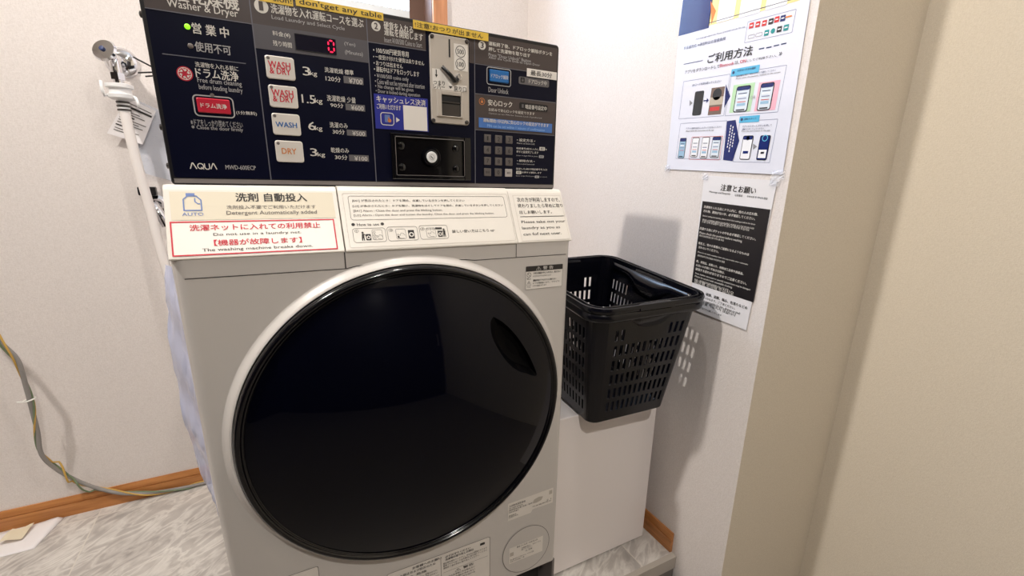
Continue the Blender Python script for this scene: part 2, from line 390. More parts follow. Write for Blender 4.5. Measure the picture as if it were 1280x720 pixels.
# ---------------------------------------------------------------- printed matter: text / rectangles in metres on their own plane
PANEL_TEXT = [
    ('洗濯乾燥機', -0.1019, 1.2089, -0.0102, 1.229, 'w', 1),
    ('Washer & Dryer', -0.0905, 1.1981, -0.0125, 1.2103, 'w'),
    ('営 業 中', -0.0672, 1.1736, -0.0263, 1.1864, 'w', 1),
    ('使用不可', -0.0673, 1.1524, -0.0266, 1.1644, 'g', 1),
    ('洗濯物を入れる前に', -0.07, 1.1334, -0.0206, 1.1397, 'w'),
    ('ドラム洗浄', -0.0709, 1.1203, -0.0218, 1.1325, 'w', 1),
    ('Free drum cleaning', -0.0702, 1.1125, -0.0189, 1.1207, 'g'),
    ('before loading laundry', -0.0696, 1.104, -0.0189, 1.1125, 'g'),
    ('(1分無料)', -0.03, 1.0768, -0.0049, 1.0824, 'w'),
    ('※ドアをしっかり閉めてください', -0.0852, 1.0589, -0.0244, 1.0674, 'g'),
    ('※ Close the door firmly', -0.0851, 1.0531, -0.0247, 1.0595, 'g'),
    ('MWD-600ECP', -0.0524, 1.0022, -0.0149, 1.0082, 'g'),
    ('洗濯物を入れ運転コースを選ぶ', 0.0281, 1.2132, 0.1515, 1.2251, 'w', 1),
    ('Load Laundry and Select Cycle', 0.0281, 1.2044, 0.1239, 1.2109, 'g'),
    ('料金(¥)', 0.0269, 1.1843, 0.0491, 1.1912, 'w'),
    ('残り時間', 0.0262, 1.1721, 0.0499, 1.1791, 'w'),
    ('(Yen)', 0.1219, 1.185, 0.1376, 1.1908, 'g'),
    ('(Minutes)', 0.1221, 1.1728, 0.1476, 1.1798, 'g'),
    ('3', 0.0611, 1.138, 0.0712, 1.1498, 'w'),
    ('kg', 0.0707, 1.1373, 0.0801, 1.1452, 'w'),
    ('1.5', 0.0561, 1.1002, 0.0742, 1.1118, 'w'),
    ('kg', 0.0738, 1.0996, 0.0842, 1.1084, 'w'),
    ('6', 0.0612, 1.0627, 0.0715, 1.0744, 'w'),
    ('kg', 0.0706, 1.061, 0.0807, 1.0693, 'w'),
    ('3', 0.0606, 1.0251, 0.0703, 1.0364, 'w'),
    ('kg', 0.0706, 1.0232, 0.0812, 1.0311, 'w'),
    ('洗濯乾燥 標準', 0.0911, 1.1457, 0.1321, 1.1527, 'w'),
    ('120分', 0.0916, 1.1338, 0.1128, 1.1413, 'w'),
    ('洗濯乾燥 少量', 0.091, 1.106, 0.1324, 1.1144, 'w'),
    ('90分', 0.0952, 1.0974, 0.1137, 1.1039, 'w'),
    ('洗濯のみ', 0.0916, 1.0682, 0.1178, 1.0762, 'w'),
    ('30分', 0.095, 1.0591, 0.1127, 1.0661, 'w'),
    ('乾燥のみ', 0.0904, 1.0315, 0.1169, 1.0391, 'w'),
    ('30分', 0.0954, 1.0214, 0.1138, 1.0285, 'w'),
    ('¥700', 0.1245, 1.134, 0.1442, 1.1414, 'l'),
    ('¥600', 0.1248, 1.0961, 0.1436, 1.1031, 'l'),
    ('¥500', 0.124, 1.0586, 0.143, 1.0653, 'l'),
    ('¥100', 0.1244, 1.0209, 0.1442, 1.0274, 'l'),
    ('硬貨を入れる', 0.1817, 1.2169, 0.2269, 1.2275, 'w', 1),
    ('運転を開始します', 0.182, 1.2081, 0.2425, 1.219, 'w', 1),
    ('Insert ¥100/500 Coins to Start', 0.1815, 1.1985, 0.2407, 1.2061, 'g'),
    ('• 100/500円硬貨専用', 0.1636, 1.1815, 0.2184, 1.19, 'w'),
    ('• 一度受け付けた硬貨は戻りません', 0.163, 1.1729, 0.2432, 1.1796, 'w'),
    ('• おつりは出ません', 0.1632, 1.164, 0.2082, 1.171, 'w'),
    ('• 運転中はドアをロックします', 0.1631, 1.1549, 0.2346, 1.1629, 'w'),
    ('• ¥100/500 coins only', 0.1633, 1.145, 0.2168, 1.1526, 'g'),
    ('• Coins will not be returned after insertion', 0.1636, 1.1378, 0.2428, 1.1451, 'g'),
    ('• No change will be given', 0.1635, 1.1301, 0.2239, 1.1371, 'g'),
    ('• Door is locked during operation', 0.1639, 1.1232, 0.2347, 1.1302, 'g'),
    ('Door Unlock', 0.3577, 1.1448, 0.3968, 1.1531, 'g'),
    ('運転終了後、ドアロック解除ボタンを', 0.3578, 1.2185, 0.4856, 1.2249, 'w', 1),
    ('押して洗濯物を取り出す', 0.3578, 1.2099, 0.4395, 1.2161, 'w', 1),
    ('Press "Door Unlock" Button', 0.3578, 1.202, 0.4412, 1.2074, 'g'),
    ('After the Cycle Ends to Open Door', 0.3578, 1.197, 0.4603, 1.2021, 'g'),
    ('安心ロック', 0.3567, 1.123, 0.4047, 1.133, 'w', 1),
    ('お好みで安心ロックを設定できます', 0.358, 1.1139, 0.4518, 1.1191, 'w'),
    ('Option to set PIN for Secure Lock if preferred', 0.358, 1.1084, 0.4675, 1.1115, 'g'),
    ('• 設定方法 •', 0.4157, 1.0661, 0.4546, 1.0714, 'w'),
    ('How to set Secure Lock', 0.4158, 1.0616, 0.4539, 1.0648, 'g'),
    ('暗証番号4桁を入力し', 0.415, 1.052, 0.4635, 1.0556, 'w'),
    ('を', 0.4781, 1.0532, 0.4818, 1.056, 'w'),
    ('押すと設定完了します', 0.4151, 1.0456, 0.4626, 1.0501, 'w'),
    ('Enter 4-digit PIN & press', 0.4152, 1.0394, 0.4618, 1.0421, 'g'),
    ('• 解除方法 •', 0.4165, 1.0296, 0.4547, 1.0339, 'w'),
    ('How to unlock Secure Lock', 0.4166, 1.0249, 0.4545, 1.0273, 'g'),
    ('設定した4桁の暗証番号を入力', 0.4151, 1.0152, 0.4834, 1.0189, 'w'),
    ('を押すと解除します', 0.4277, 1.009, 0.4707, 1.0125, 'w'),
    ('Enter 4-digit PIN & press', 0.4154, 1.0026, 0.4546, 1.005, 'g'),
    ('to unlock', 0.4677, 1.0025, 0.4836, 1.0043, 'g'),
]
PANEL_RECT = [
    ('price', 0.1171, 1.1336, 0.146, 1.1436),
    ('price', 0.1169, 1.0953, 0.1458, 1.1047),
    ('price', 0.1159, 1.0582, 0.1453, 1.0669),
    ('price', 0.1163, 1.0199, 0.1465, 1.0295),
    ('display', 0.0548, 1.1709, 0.1097, 1.1918),
    ('digit', 0.0982, 1.173, 0.1076, 1.1899),
    ('wb', 0.0135, 1.1288, 0.0505, 1.1587),
    ('wb', 0.0134, 1.0908, 0.0505, 1.1206),
    ('wb', 0.0135, 1.0531, 0.0505, 1.0829),
    ('wb', 0.0137, 1.0149, 0.0509, 1.0453),
    ('WASH1', 0.017, 1.1508, 0.0449, 1.1433),
    ('redframe', -0.0784, 1.0721, -0.0324, 1.0982),
    ('redbtn', -0.0747, 1.0765, -0.0364, 1.0951),
    ('redtext', -0.0707, 1.0829, -0.0404, 1.0871),
    ('rule', -0.1041, 1.1438, -0.0105, 1.1455),
    ('AQUA', -0.0943, 1.0017, -0.0632, 1.0095),
    ('tapeb', 0.0633, 1.2274, 0.1815, 1.2398),
    ('tapea', 0.0224, 1.2256, 0.0577, 1.2406),
    ('bluest', 0.1602, 1.0714, 0.247, 1.1231),
    ('bluew', 0.2055, 1.0725, 0.245, 1.11),
    ('blueicon', 0.1691, 1.0778, 0.1895, 1.0961),
    ('coin', 0.2524, 1.0865, 0.3202, 1.2219),
    ('slot', 0.2845, 1.19, 0.2872, 1.217),
    ('coinlab', 0.2935, 1.1719, 0.3177, 1.212),
    ('ret', 0.2617, 1.0976, 0.307, 1.1375),
    ('rethole', 0.2695, 1.0988, 0.3036, 1.1319),
    ('lockbox', 0.1821, 0.994, 0.3212, 1.0659),
    ('lockin', 0.1883, 0.9998, 0.309, 1.0613),
    ('tapec', 0.2261, 1.2232, 0.3552, 1.2354),
    ('blueframe', 0.3545, 1.1575, 0.4008, 1.1849),
    ('bluebtn', 0.3595, 1.1623, 0.3965, 1.1815),
    ('max30', 0.433, 1.1787, 0.4968, 1.1921),
    ('pill', 0.4174, 1.1646, 0.4814, 1.1771),
    ('pill2', 0.4193, 1.1219, 0.4803, 1.134),
    ('banner', 0.3386, 1.0851, 0.4907, 1.1016),
    ('key', 0.3489, 1.0611, 0.3627, 1.0744),
    ('key', 0.3707, 1.0609, 0.3848, 1.0743),
    ('key', 0.3921, 1.0609, 0.4065, 1.0744),
    ('key', 0.3487, 1.0413, 0.3626, 1.0548),
    ('key', 0.3708, 1.0413, 0.385, 1.0549),
    ('key', 0.3921, 1.0413, 0.4067, 1.0551),
    ('key', 0.3489, 1.022, 0.3628, 1.0356),
    ('key', 0.3709, 1.0219, 0.3852, 1.0356),
    ('key', 0.3924, 1.0217, 0.407, 1.0356),
    ('key', 0.3489, 1.0023, 0.3629, 1.016),
    ('key', 0.3704, 1.0022, 0.3848, 1.0162),
    ('key', 0.3918, 1.002, 0.4065, 1.0161),
    ('pillw', 0.4646, 1.0521, 0.4769, 1.0586),
    ('pillg', 0.464, 1.0383, 0.4748, 1.0435),
    ('pillw', 0.4152, 1.0074, 0.4266, 1.0131),
    ('pillg', 0.456, 1.0008, 0.4659, 1.0055),
]
PANEL_POINT = [
    ('led', -0.0722, 1.1809),
    ('led2', -0.072, 1.1581),
    ('icon', -0.0831, 1.1235),
    ('btnled', -0.0557, 1.0996),
    ('c1', 0.0168, 1.2194),
    ('c2', 0.1699, 1.2187),
    ('c3', 0.3456, 1.2168),
    ('dots', (0.0177, 1.155), (0.0178, 1.117), (0.0177, 1.0788), (0.0181, 1.041)),
    ('screw', (0.2564, 1.2172), (0.3166, 1.2176), (0.2551, 1.0903), (0.315, 1.0913)),
    ('c500', 0.3049, 1.2008),
    ('c100', 0.3046, 1.1817),
    ('lev', (0.2709, 1.1739), (0.2918, 1.1548)),
    ('knob', 0.301, 1.1612),
    ('labpoly', (0.2553, 1.1701), (0.2676, 1.1703), (0.2917, 1.1495), (0.3157, 1.1499), (0.3142, 1.1396), (0.2553, 1.1395)),
    ('arrow', (0.2621, 1.1689), (0.2613, 1.1568)),
    ('tri', 0.2864, 1.1448),
    ('bolts', (0.1992, 1.0473), (0.2946, 1.0473), (0.1992, 1.0126), (0.295, 1.0133)),
    ('boss', 0.2494, 1.0308),
    ('bossr', 0.2627, 1.0313),
    ('lockicon', 0.3452, 1.1285),
    ('pilli', 0.4251, 1.1715),
    ('tri2', 0.1963, 1.0867),
]
STICK_TEXT = [
    ('キャッシュレス決済', 0.164, 1.1112, 0.2433, 1.1208, 'w', 1),
    ('ご利用いただけます', 0.1638, 1.1009, 0.2018, 1.109, 'w', 1),
    ('つまり', 0.2568, 1.1458, 0.2763, 1.1527, 'k'),
    ('レバー', 0.2566, 1.1397, 0.2762, 1.1474, 'k'),
    ('戻り口', 0.2925, 1.1396, 0.3143, 1.1476, 'k'),
    ("don'tget any table", 0.0651, 1.228, 0.1789, 1.2375, 'k'),
    ('sion!', 0.0324, 1.2282, 0.0553, 1.2352, 'k'),
    ('!注意!おつりが出ません', 0.229, 1.2254, 0.3451, 1.233, 'k'),
    ('ドアロック解除', 0.3612, 1.1679, 0.3949, 1.1747, 'w'),
    ('最長30分', 0.4409, 1.181, 0.4861, 1.1896, 'k'),
    ('ドアロック中', 0.4377, 1.1671, 0.4757, 1.1748, 'w'),
    ('暗証番号設定中', 0.4319, 1.1237, 0.4775, 1.1313, 'w'),
    ('運転開始1分以内に安心ロックの設定ができます', 0.347, 1.0947, 0.4828, 1.101, 'w', 1),
    ('PIN can be set within 1 minute of confirmation', 0.3548, 1.0869, 0.4743, 1.0915, 'c'),
    ('WASH', 0.017, 1.1426, 0.045, 1.1516, 'r'),
    ('& DRY', 0.0181, 1.1351, 0.0445, 1.1431, 'r'),
    ('WASH', 0.0172, 1.1056, 0.0451, 1.1148, 'r'),
    ('& DRY', 0.0181, 1.0983, 0.0449, 1.1061, 'r'),
    ('WASH', 0.0178, 1.0639, 0.0457, 1.071, 'b'),
    ('DRY', 0.0219, 1.0265, 0.0413, 1.0346, 'o'),
    ('ドラム洗浄', -0.0723, 1.0799, -0.0396, 1.0892, 'w', 1),
]
SLANT_TEXT = [
    ('AUTO', -0.1082, 0.0618, -0.0841, 0.0666, 'b'),
    ('洗剤 自動投入', -0.0443, 0.0825, 0.0478, 0.0956, 'k', 1),
    ('洗剤投入不要でご利用いただけます', -0.0565, 0.0711, 0.0586, 0.077, 's'),
    ('Detergent Automatically added', -0.0573, 0.0609, 0.0592, 0.0685, 's'),
    ('洗濯ネットに入れての利用禁止', -0.1013, 0.0397, 0.0611, 0.0487, 'r', 1),
    ('Do not use in a laundry net.', -0.0752, 0.0309, 0.0342, 0.0359, 'k'),
    ('【機器が故障します】', -0.0753, 0.0174, 0.0335, 0.0261, 'r', 1),
    ('The washing machine breaks down.', -0.0894, 0.0087, 0.0474, 0.0141, 'k'),
    ('[E41] が表示されたとき：ドアを閉め、点滅しているボタンを押してください', 0.1124, 0.0802, 0.3004, 0.0852, 'k'),
    ('[U3] が表示されたとき：ドアを開け、洗濯物をほぐしてドアを閉め、点滅しているボタンを押してください', 0.1118, 0.0713, 0.3736, 0.0758, 'k'),
    ('[E41] Alarm : Close the door and press the blinking button.', 0.112, 0.0628, 0.257, 0.0676, 's'),
    ('[U3] Alarm : Open the door and loosen the laundry. Close the door and press the blinking button.', 0.1116, 0.0557, 0.3527, 0.06, 's'),
    ('● How to use ●', 0.1058, 0.0403, 0.1556, 0.0453, 'k'),
    ('詳しい使い方はこちら ☞', 0.2673, 0.0231, 0.3474, 0.0288, 'k'),
    ('①', 0.109, 0.0295, 0.1152, 0.0344, 's'),
    ('②', 0.1611, 0.0293, 0.1678, 0.0342, 's'),
    ('③', 0.2129, 0.0297, 0.2201, 0.0348, 's'),
    ('次の方が利用しますので、', 0.4062, 0.0808, 0.5008, 0.09, 'k'),
    ('終わりましたら早めに取り', 0.4056, 0.0691, 0.5044, 0.0773, 'k'),
    ('出しお願いします。', 0.4061, 0.0567, 0.4765, 0.0637, 'k'),
    ('Please take out your', 0.4057, 0.0366, 0.5026, 0.0434, 'k'),
    ('laundry as you as', 0.4045, 0.0244, 0.4875, 0.0317, 'k'),
    ('can fof next user.', 0.4045, 0.0137, 0.4875, 0.0193, 'k'),
]
SLANT_RECT = [
    ('beige', -0.1219, 0.0557, 0.085, 0.0984),
    ('bottle', -0.1056, 0.0697, -0.0856, 0.0909),
    ('cap', -0.1023, 0.0909, -0.0923, 0.0951),
    ('red', -0.1227, 0.0035, 0.0818, 0.0537),
    ('mid', 0.0989, 0.0037, 0.3868, 0.0961),
    ('box', 0.1067, 0.0505, 0.3782, 0.0909),
    ('lab', 0.3989, 0.0029, 0.5097, 0.0948),
    ('rule', 0.4056, 0.0506, 0.5024, 0.0518),
    ('how1', 0.1062, 0.013, 0.1558, 0.0362),
    ('how2', 0.1587, 0.0135, 0.2076, 0.0372),
    ('how3', 0.2112, 0.0141, 0.2597, 0.0381),
    ('p1a', 0.1186, 0.0156, 0.1328, 0.0306),
    ('p1b', 0.1351, 0.0161, 0.1507, 0.0334),
    ('p2a', 0.1722, 0.0158, 0.1877, 0.0337),
    ('p2b', 0.1918, 0.0163, 0.2021, 0.031),
    ('p3a', 0.2225, 0.0165, 0.2382, 0.034),
    ('p3b', 0.2384, 0.0305, 0.2502, 0.0343),
    ('p3c', 0.2411, 0.0172, 0.2497, 0.0282),
]
FRONT_RECT = [
    ('warn', 0.4085, 0.7951, 0.4906, 0.8398),
    ('whead', 0.4076, 0.8311, 0.4905, 0.8398),
]
POSTER_TEXT = [
    ('ご利用方法', 0.0826, 0.2247, 0.1946, 0.2429, 'k', 1),
    ('アプリをダウンロードして', 0.0197, 0.212, 0.1174, 0.2241, 'k'),
    ('Bluetooth', 0.1184, 0.2131, 0.1532, 0.2213, 'r'),
    ('は、', 0.1567, 0.213, 0.167, 0.2206, 'k'),
    ('ON', 0.169, 0.2135, 0.1826, 0.2206, 'r'),
    ('にしてご利用下さい。', 0.184, 0.2136, 0.25, 0.2181, 'k'),
    ('»', 0.2548, 0.2149, 0.261, 0.2205, 'k'),
    ('Multi-language supported. Please download and set the app', 0.0394, 0.2789, 0.1673, 0.2814, 'n'),
    ('多言語対応 ※通信料はお客様負担', 0.0058, 0.2647, 0.1227, 0.2592, 'n'),
    ('お支払い方法の選択', 0.1659, 0.198, 0.2089, 0.2022, 'n'),
    ('画面の案内に従い、支払いブランドを選択してください', 0.1649, 0.1884, 0.254, 0.1888, 'n'),
    ('Please select the payment method on the screen', 0.166, 0.1832, 0.2646, 0.182, 's'),
    ('QRコードを読み取ってください', 0.0475, 0.1825, 0.1279, 0.1885, 'n'),
    ('OR', 0.2084, 0.1425, 0.2198, 0.1515, 'g'),
    ('アプリの画面の指示にしたがってお支払いください', 0.0469, 0.0903, 0.1486, 0.0942, 'n'),
    ('Please follow the instructions on the app', 0.0481, 0.0837, 0.1287, 0.0889, 's'),
    ('運転スタート', 0.2025, 0.1029, 0.2311, 0.107, 'n'),
    ('アプリのスタートボタンを押して', 0.2008, 0.0887, 0.2682, 0.0925, 'n'),
    ('運転をスタートしてください', 0.2019, 0.0834, 0.2516, 0.0882, 'n'),
    ('Press the start button on the app', 0.2016, 0.0791, 0.2663, 0.0822, 's'),
]
POSTER_RECT = [
    ('navy', -0.0168, 0.2971, 0.0797, 0.3671),
    ('yellow', 0.0796, 0.2992, 0.2608, 0.3536),
    ('qr', 0.0913, 0.302, 0.135, 0.3421),
    ('qr', 0.1476, 0.2998, 0.196, 0.3375),
    ('qr', 0.2071, 0.3005, 0.2519, 0.3342),
    ('logos', 0.1717, 0.2507, 0.2726, 0.2882),
    ('tag', 0.1508, 0.1908, 0.217, 0.2048),
    ('boxA', 0.1523, 0.1141, 0.2749, 0.1958),
    ('green', 0.162, 0.1192, 0.2134, 0.1732),
    ('pink', 0.2222, 0.1184, 0.2681, 0.1715),
    ('phg', 0.1712, 0.1191, 0.2056, 0.1695),
    ('php', 0.2275, 0.1189, 0.2575, 0.1693),
    ('boxB', 0.0192, 0.1146, 0.1487, 0.1962),
    ('phd', 0.0592, 0.1197, 0.0853, 0.1708),
    ('photo', 0.1049, 0.1181, 0.1404, 0.1736),
    ('boxC', 0.0267, 0.0245, 0.1597, 0.1041),
    ('phc', 0.0326, 0.0252, 0.0529, 0.0713),
    ('redbox', 0.0682, 0.0233, 0.1558, 0.0727),
    ('ph1', 0.0712, 0.028, 0.0923, 0.0714),
    ('ph2', 0.1001, 0.0257, 0.1213, 0.0718),
    ('ph3', 0.1288, 0.0274, 0.1526, 0.0722),
    ('tag2', 0.1905, 0.098, 0.2376, 0.1107),
    ('boxD', 0.1928, 0.0204, 0.2779, 0.1011),
    ('ph4', 0.2072, 0.0251, 0.2319, 0.0725),
    ('ph5', 0.2469, 0.0246, 0.2705, 0.072),
    ('logo', 0.1755, 0.2748, 0.1877, 0.2849, 'red'),
    ('logo', 0.19, 0.2741, 0.2019, 0.2841, 'red'),
    ('logo', 0.2047, 0.2734, 0.2163, 0.2832, 'red'),
    ('logo', 0.2188, 0.2735, 0.2302, 0.2833, 'black'),
    ('logo', 0.2309, 0.2744, 0.242, 0.284, 'red'),
    ('logo', 0.2434, 0.2739, 0.2544, 0.2834, 'navy'),
    ('logo', 0.255, 0.2743, 0.2658, 0.2837, 'orange'),
    ('logo', 0.1799, 0.2546, 0.192, 0.2646, 'white'),
    ('logo', 0.1969, 0.255, 0.2087, 0.2649, 'white'),
    ('logo', 0.2135, 0.255, 0.225, 0.2647, 'teal'),
    ('logo', 0.2268, 0.2559, 0.2381, 0.2655, 'green'),
    ('logo', 0.2399, 0.2563, 0.251, 0.2658, 'black'),
    ('logo', 0.2537, 0.2566, 0.2645, 0.2659, 'teal'),
    ('dash', 0.2081, 0.2323, 0.2199, 0.2345),
    ('dash', 0.2241, 0.2318, 0.2356, 0.234),
    ('dash', 0.24, 0.2326, 0.2511, 0.2347),
    ('dash', 0.255, 0.2329, 0.2658, 0.2351),
    ('dash', 0.0118, 0.2329, 0.0678, 0.2344),
]
POSTER_POLY = [
    ('arrowA', (0.1415, 0.1774), (0.158, 0.152), (0.1469, 0.1302)),
    ('penta', (0.1601, 0.1031), (0.1813, 0.1044), (0.1993, 0.0623), (0.1908, 0.0213), (0.1657, 0.0234)),
    ('orange', (0.0668, 0.3491), (0.0856, 0.3265), (0.0782, 0.3027)),
    ('arr', (0.0874, 0.1492), (0.1011, 0.1491)),
    ('tri', (0.2337, 0.0566), (0.2439, 0.0508), (0.2355, 0.0452)),
    ('tri', (0.0457, 0.1542), (0.0559, 0.1471), (0.0474, 0.1414)),
]
NOTICE_TEXT = [
    ('注意とお願い', 0.0523, -0.03, 0.1402, -0.0136, 'k', 1),
    ('Warnings and Requests', 0.0222, -0.038, 0.0801, -0.0327, 'k'),
    ('注意事项', 0.0914, -0.0384, 0.1109, -0.033, 'k'),
    ('주의사항 및 부탁의 말씀', 0.1216, -0.038, 0.1693, -0.0318, 'k'),
    ('洗濯物を入れる前にドラム内に、他の人の忘れ物、', 0.0148, -0.0724, 0.1555, -0.0623, 'w', 1),
    ('汚れ物、異物がないか、必ず確認してください。', 0.0154, -0.0819, 0.151, -0.0723, 'w', 1),
    ('Before loading the laundry, please check that nothing is left in the drum', 0.0163, -0.0925, 0.1537, -0.084, 'w'),
    ('请在放入衣物前确认滚筒内没有遗留物品 세탁물을 넣기 전에 확인해 주세요', 0.0166, -0.1009, 0.1532, -0.0943, 'w'),
    ('드럼 안에 분실물이 없는지 반드시 확인해 주십시오', 0.017, -0.106, 0.1429, -0.1, 'w'),
    ('洗濯する前にポケットの中を必ず確認してください。', 0.0132, -0.1226, 0.1622, -0.1132, 'w', 1),
    ('Please check the pockets before washing', 0.0148, -0.1333, 0.1308, -0.1255, 'w'),
    ('请在洗涤前检查口袋 주머니를 확인', 0.0152, -0.1384, 0.0851, -0.1336, 'w'),
    ('衛生上、他のお客様のご迷惑になるようなものは', 0.0168, -0.1568, 0.1539, -0.148, 'w', 1),
    ('洗わないでください。', 0.0189, -0.1664, 0.0771, -0.1579, 'w', 1),
    ('Please do not wash unsanitary items that may trouble other customers', 0.0197, -0.1775, 0.1553, -0.1667, 'w'),
    ('请勿洗涤不卫生的物品 비위생적인 물품', 0.0199, -0.1851, 0.0979, -0.1765, 'w'),
    ('靴、革製品、装飾入り、特殊加工品等や高級品、', 0.02, -0.2, 0.1501, -0.1916, 'w', 1),
    ('お洗いの衣類に不向きな物は、', 0.0206, -0.2095, 0.1032, -0.2001, 'w', 1),
    ('破損する恐れがありますのでご注意ください。', 0.0211, -0.2191, 0.162, -0.2092, 'w', 1),
    ('Shoes, leather, decorated or specially treated items may be damaged', 0.0217, -0.2292, 0.1735, -0.2203, 'w'),
    ('Please be careful with unsuitable clothing', 0.0226, -0.2369, 0.1289, -0.228, 'w'),
    ('鞋类、皮革制品等可能会损坏 신발, 가죽 제품', 0.0233, -0.2441, 0.121, -0.2358, 'w'),
    ('请注意 주의해 주십시오', 0.0232, -0.2509, 0.1359, -0.2447, 'w'),
    ('紛失、破損、盗難、傷み、色落ちなどの', 0.041, -0.2706, 0.1756, -0.2604, 'k', 1),
    ('責任は負いかねます。ご了承ください。', 0.0355, -0.2802, 0.1465, -0.2717, 'k'),
    ('We are not responsible for loss, damage or theft', 0.0334, -0.2883, 0.162, -0.2765, 'k'),
    ('概不负责 책임지지 않습니다', 0.0349, -0.2954, 0.1515, -0.2856, 'k'),
    ('ご理解とご協力をお願いいたします', 0.034, -0.3065, 0.1159, -0.301, 'k'),
]
NOTICE_RECT = [
    ('black', (0.0081, -0.0575), (0.1805, -0.0562), (0.1865, -0.2509), (0.0163, -0.2509)),
]
BACK = [
    ('esc', -0.2954, 1.2663),
    ('body', -0.3107, 1.268),
    ('hand0', -0.3295, 1.2835),
    ('ring', -0.3098, 1.217),
    ('tagTL', -0.2996, 1.1882),
    ('tagTR', -0.2453, 1.1529),
    ('tagBR', -0.2898, 1.0671),
    ('tagBL', -0.3562, 1.0867),
    ('tap2', -0.2973, 0.9125),
    ('tap2b', -0.3109, 0.9384),
    ('hose0', -0.3096, 1.1867),
    ('hose1', -0.3083, 1.1242),
    ('hose2', -0.3024, 0.9917),
    ('hose3', -0.2965, 0.895),
    ('hose4', -0.2957, 0.7824),
    ('hose5', -0.2839, 0.6996),
]
PAPER = [
    (-0.7838, 1.668, -0.998),
    (-0.7481, 1.65, -0.998),
    (-0.6691, 1.6527, -0.998),
    (-0.6633, 1.6244, -0.998),
    (-0.6648, 1.5235, -0.998),
    (-0.7332, 1.5233, -0.998),
]
FILM = [
    (-0.1405, 0.8, -0.192),
    (-0.1438, 0.8, -0.2466),
    (-0.1442, 0.8, -0.3371),
    (-0.1407, 0.8, -0.4212),
    (-0.1362, 0.8, -0.4812),
]
WIRE = [
    (-0.6413, 1.55, 0.6397),
    (-0.6276, 1.555, 0.5806),
    (-0.6086, 1.56, 0.5266),
    (-0.6115, 1.57, 0.4455),
    (-0.6167, 1.58, 0.3798),
    (-0.6225, 1.59, 0.3093),
    (-0.6314, 1.6, 0.2369),
    (-0.6189, 1.62, 0.1774),
    (-0.5908, 1.635, 0.1189),
    (-0.5515, 1.63, 0.0816),
    (-0.4928, 1.6, 0.0626),
    (-0.4153, 1.585, 0.0547),
    (-0.338, 1.59, 0.0424),
    (-0.2699, 1.59, 0.0494),
]

# ---------------------------------------------------------------- the room
def panel_box(name, x0, y0, z0, x1, y1, z1, m, parent=None, bevel=0):
    b = MB(); b.box(x0, y0, z0, x1, y1, z1, m); return struct(b, name, parent, bevel=bevel)
panel_box('floor', -1.8, 0.722, -0.05, 0.885, 1.655, 0.0, 'floor')
panel_box('floor_entry', -1.8, -1.9, -0.20, 1.256, 0.722, -0.13, 'low_floor')
b = MB()
b.add([(-1.8, .709, -.002), (.884, .709, -.002), (.884, .709, -.040), (-1.8, .709, -.040), (-1.8, .7225, .0015), (.884, .7225, .0015), (-1.8, .7225, -.04), (.884, .7225, -.04)],
      [(0, 3, 2, 1), (0, 1, 5, 4), (3, 6, 7, 2), (1, 2, 7, 5), (0, 4, 6, 3), (4, 5, 7, 6)], 'step')
b.box(-1.8, .7135, -.13, .884, .7225, -.04, 'riser')
struct(b, 'trim_1')
panel_box('ceiling', -1.8, -1.9, 2.40, 1.256, 1.655, 2.46, 'ceiling')
b = MB()      # back wall around the window opening
for q in ((-1.8, -.2, .02, 2.4), (.530, -.2, .885, 2.4), (.02, -.2, .530, 1.42), (.02, 2.14, .530, 2.4)):
    b.box(q[0], 1.655, q[1], q[2], 1.80, q[3], 'wall')
struct(b, 'wall_back')
panel_box('wall_right', .885, .5702, -.2, .8875, 1.655, 2.4, 'wall')
panel_box('wall_return', .8851, .570, -.2, 1.256, .62, 2.4, 'wall_tan')
panel_box('wall_side', 1.256, -1.9, -.2, 1.33, .62, 2.4, 'wall_tan')
panel_box('wall_left', -1.88, -1.9, -.2, -1.8, 1.655, 2.4, 'wall')
panel_box('wall_front', -1.8, -1.98, -.2, 1.256, -1.9, 2.4, 'wall_tan')
d = panel_box('reflection_board_1', -1.78, -1.895, -.13, 1.20, -1.84, 2.15, 'dark_wood')  # unseen dark board, made wall-wide so the washer glass reflects dark
b = MB(); b.tube([(1.12, -1.84, .86), (1.12, -1.79, .86), (1.12, -1.79, 1.06), (1.12, -1.84, 1.06)], .009, 'steel'); b.build('board_handle', d)
d2_ = panel_box('reflection_board_2', -1.795, -1.85, -.13, -1.74, .55, 2.15, 'dark_wood')  # second unseen board, added to keep the left of the reflection dark
b = MB(); b.tube([(-1.74, .47, .86), (-1.69, .47, .86), (-1.69, .47, 1.06), (-1.74, .47, 1.06)], .009, 'steel'); b.build('board_handle', d2_)
def skirting(name, frames, m):
    b = MB()
    prof = [(0.0, 0), (.0085, 0), (.0085, .0385), (.0050, .0392), (.0050, .0408), (.0080, .0420), (.0045, .0600), (0, .0600)]
    (p0, p1, nrm) = frames
    vs = []
    for P in (p0, p1): vs += [(P[0] + nrm[0] * o, P[1] + nrm[1] * o, h) for o, h in prof]
    n = len(prof); fs = [(i, i + 1, n + i + 1, n + i) for i in range(n - 1)] + [tuple(range(n)), tuple(reversed(range(n, 2 * n)))]
    b.add(vs, fs, m); struct(b, name)
skirting('baseboard_back', ((-1.8, 1.655), (.885, 1.655), (0, -1)), 'oak')
skirting('baseboard_right', ((.885, .727), (.885, 1.655), (-1, 0)), 'oak_y')
b = MB()
b.box(.02, 1.740, 1.42, .478, 1.785, 1.533, 'alu'); b.box(.02, 1.742, 2.09, .530, 1.785, 2.14, 'sash')
b.box(.02, 1.742, 1.533, .07, 1.785, 2.09, 'sash'); b.box(.478, 1.738, 1.42, .530, 1.79, 2.09, 'sash')
win = struct(b, 'window_1')
b = MB(); b.box(.07, 1.760, 1.533, .478, 1.764, 2.09, 'pane')
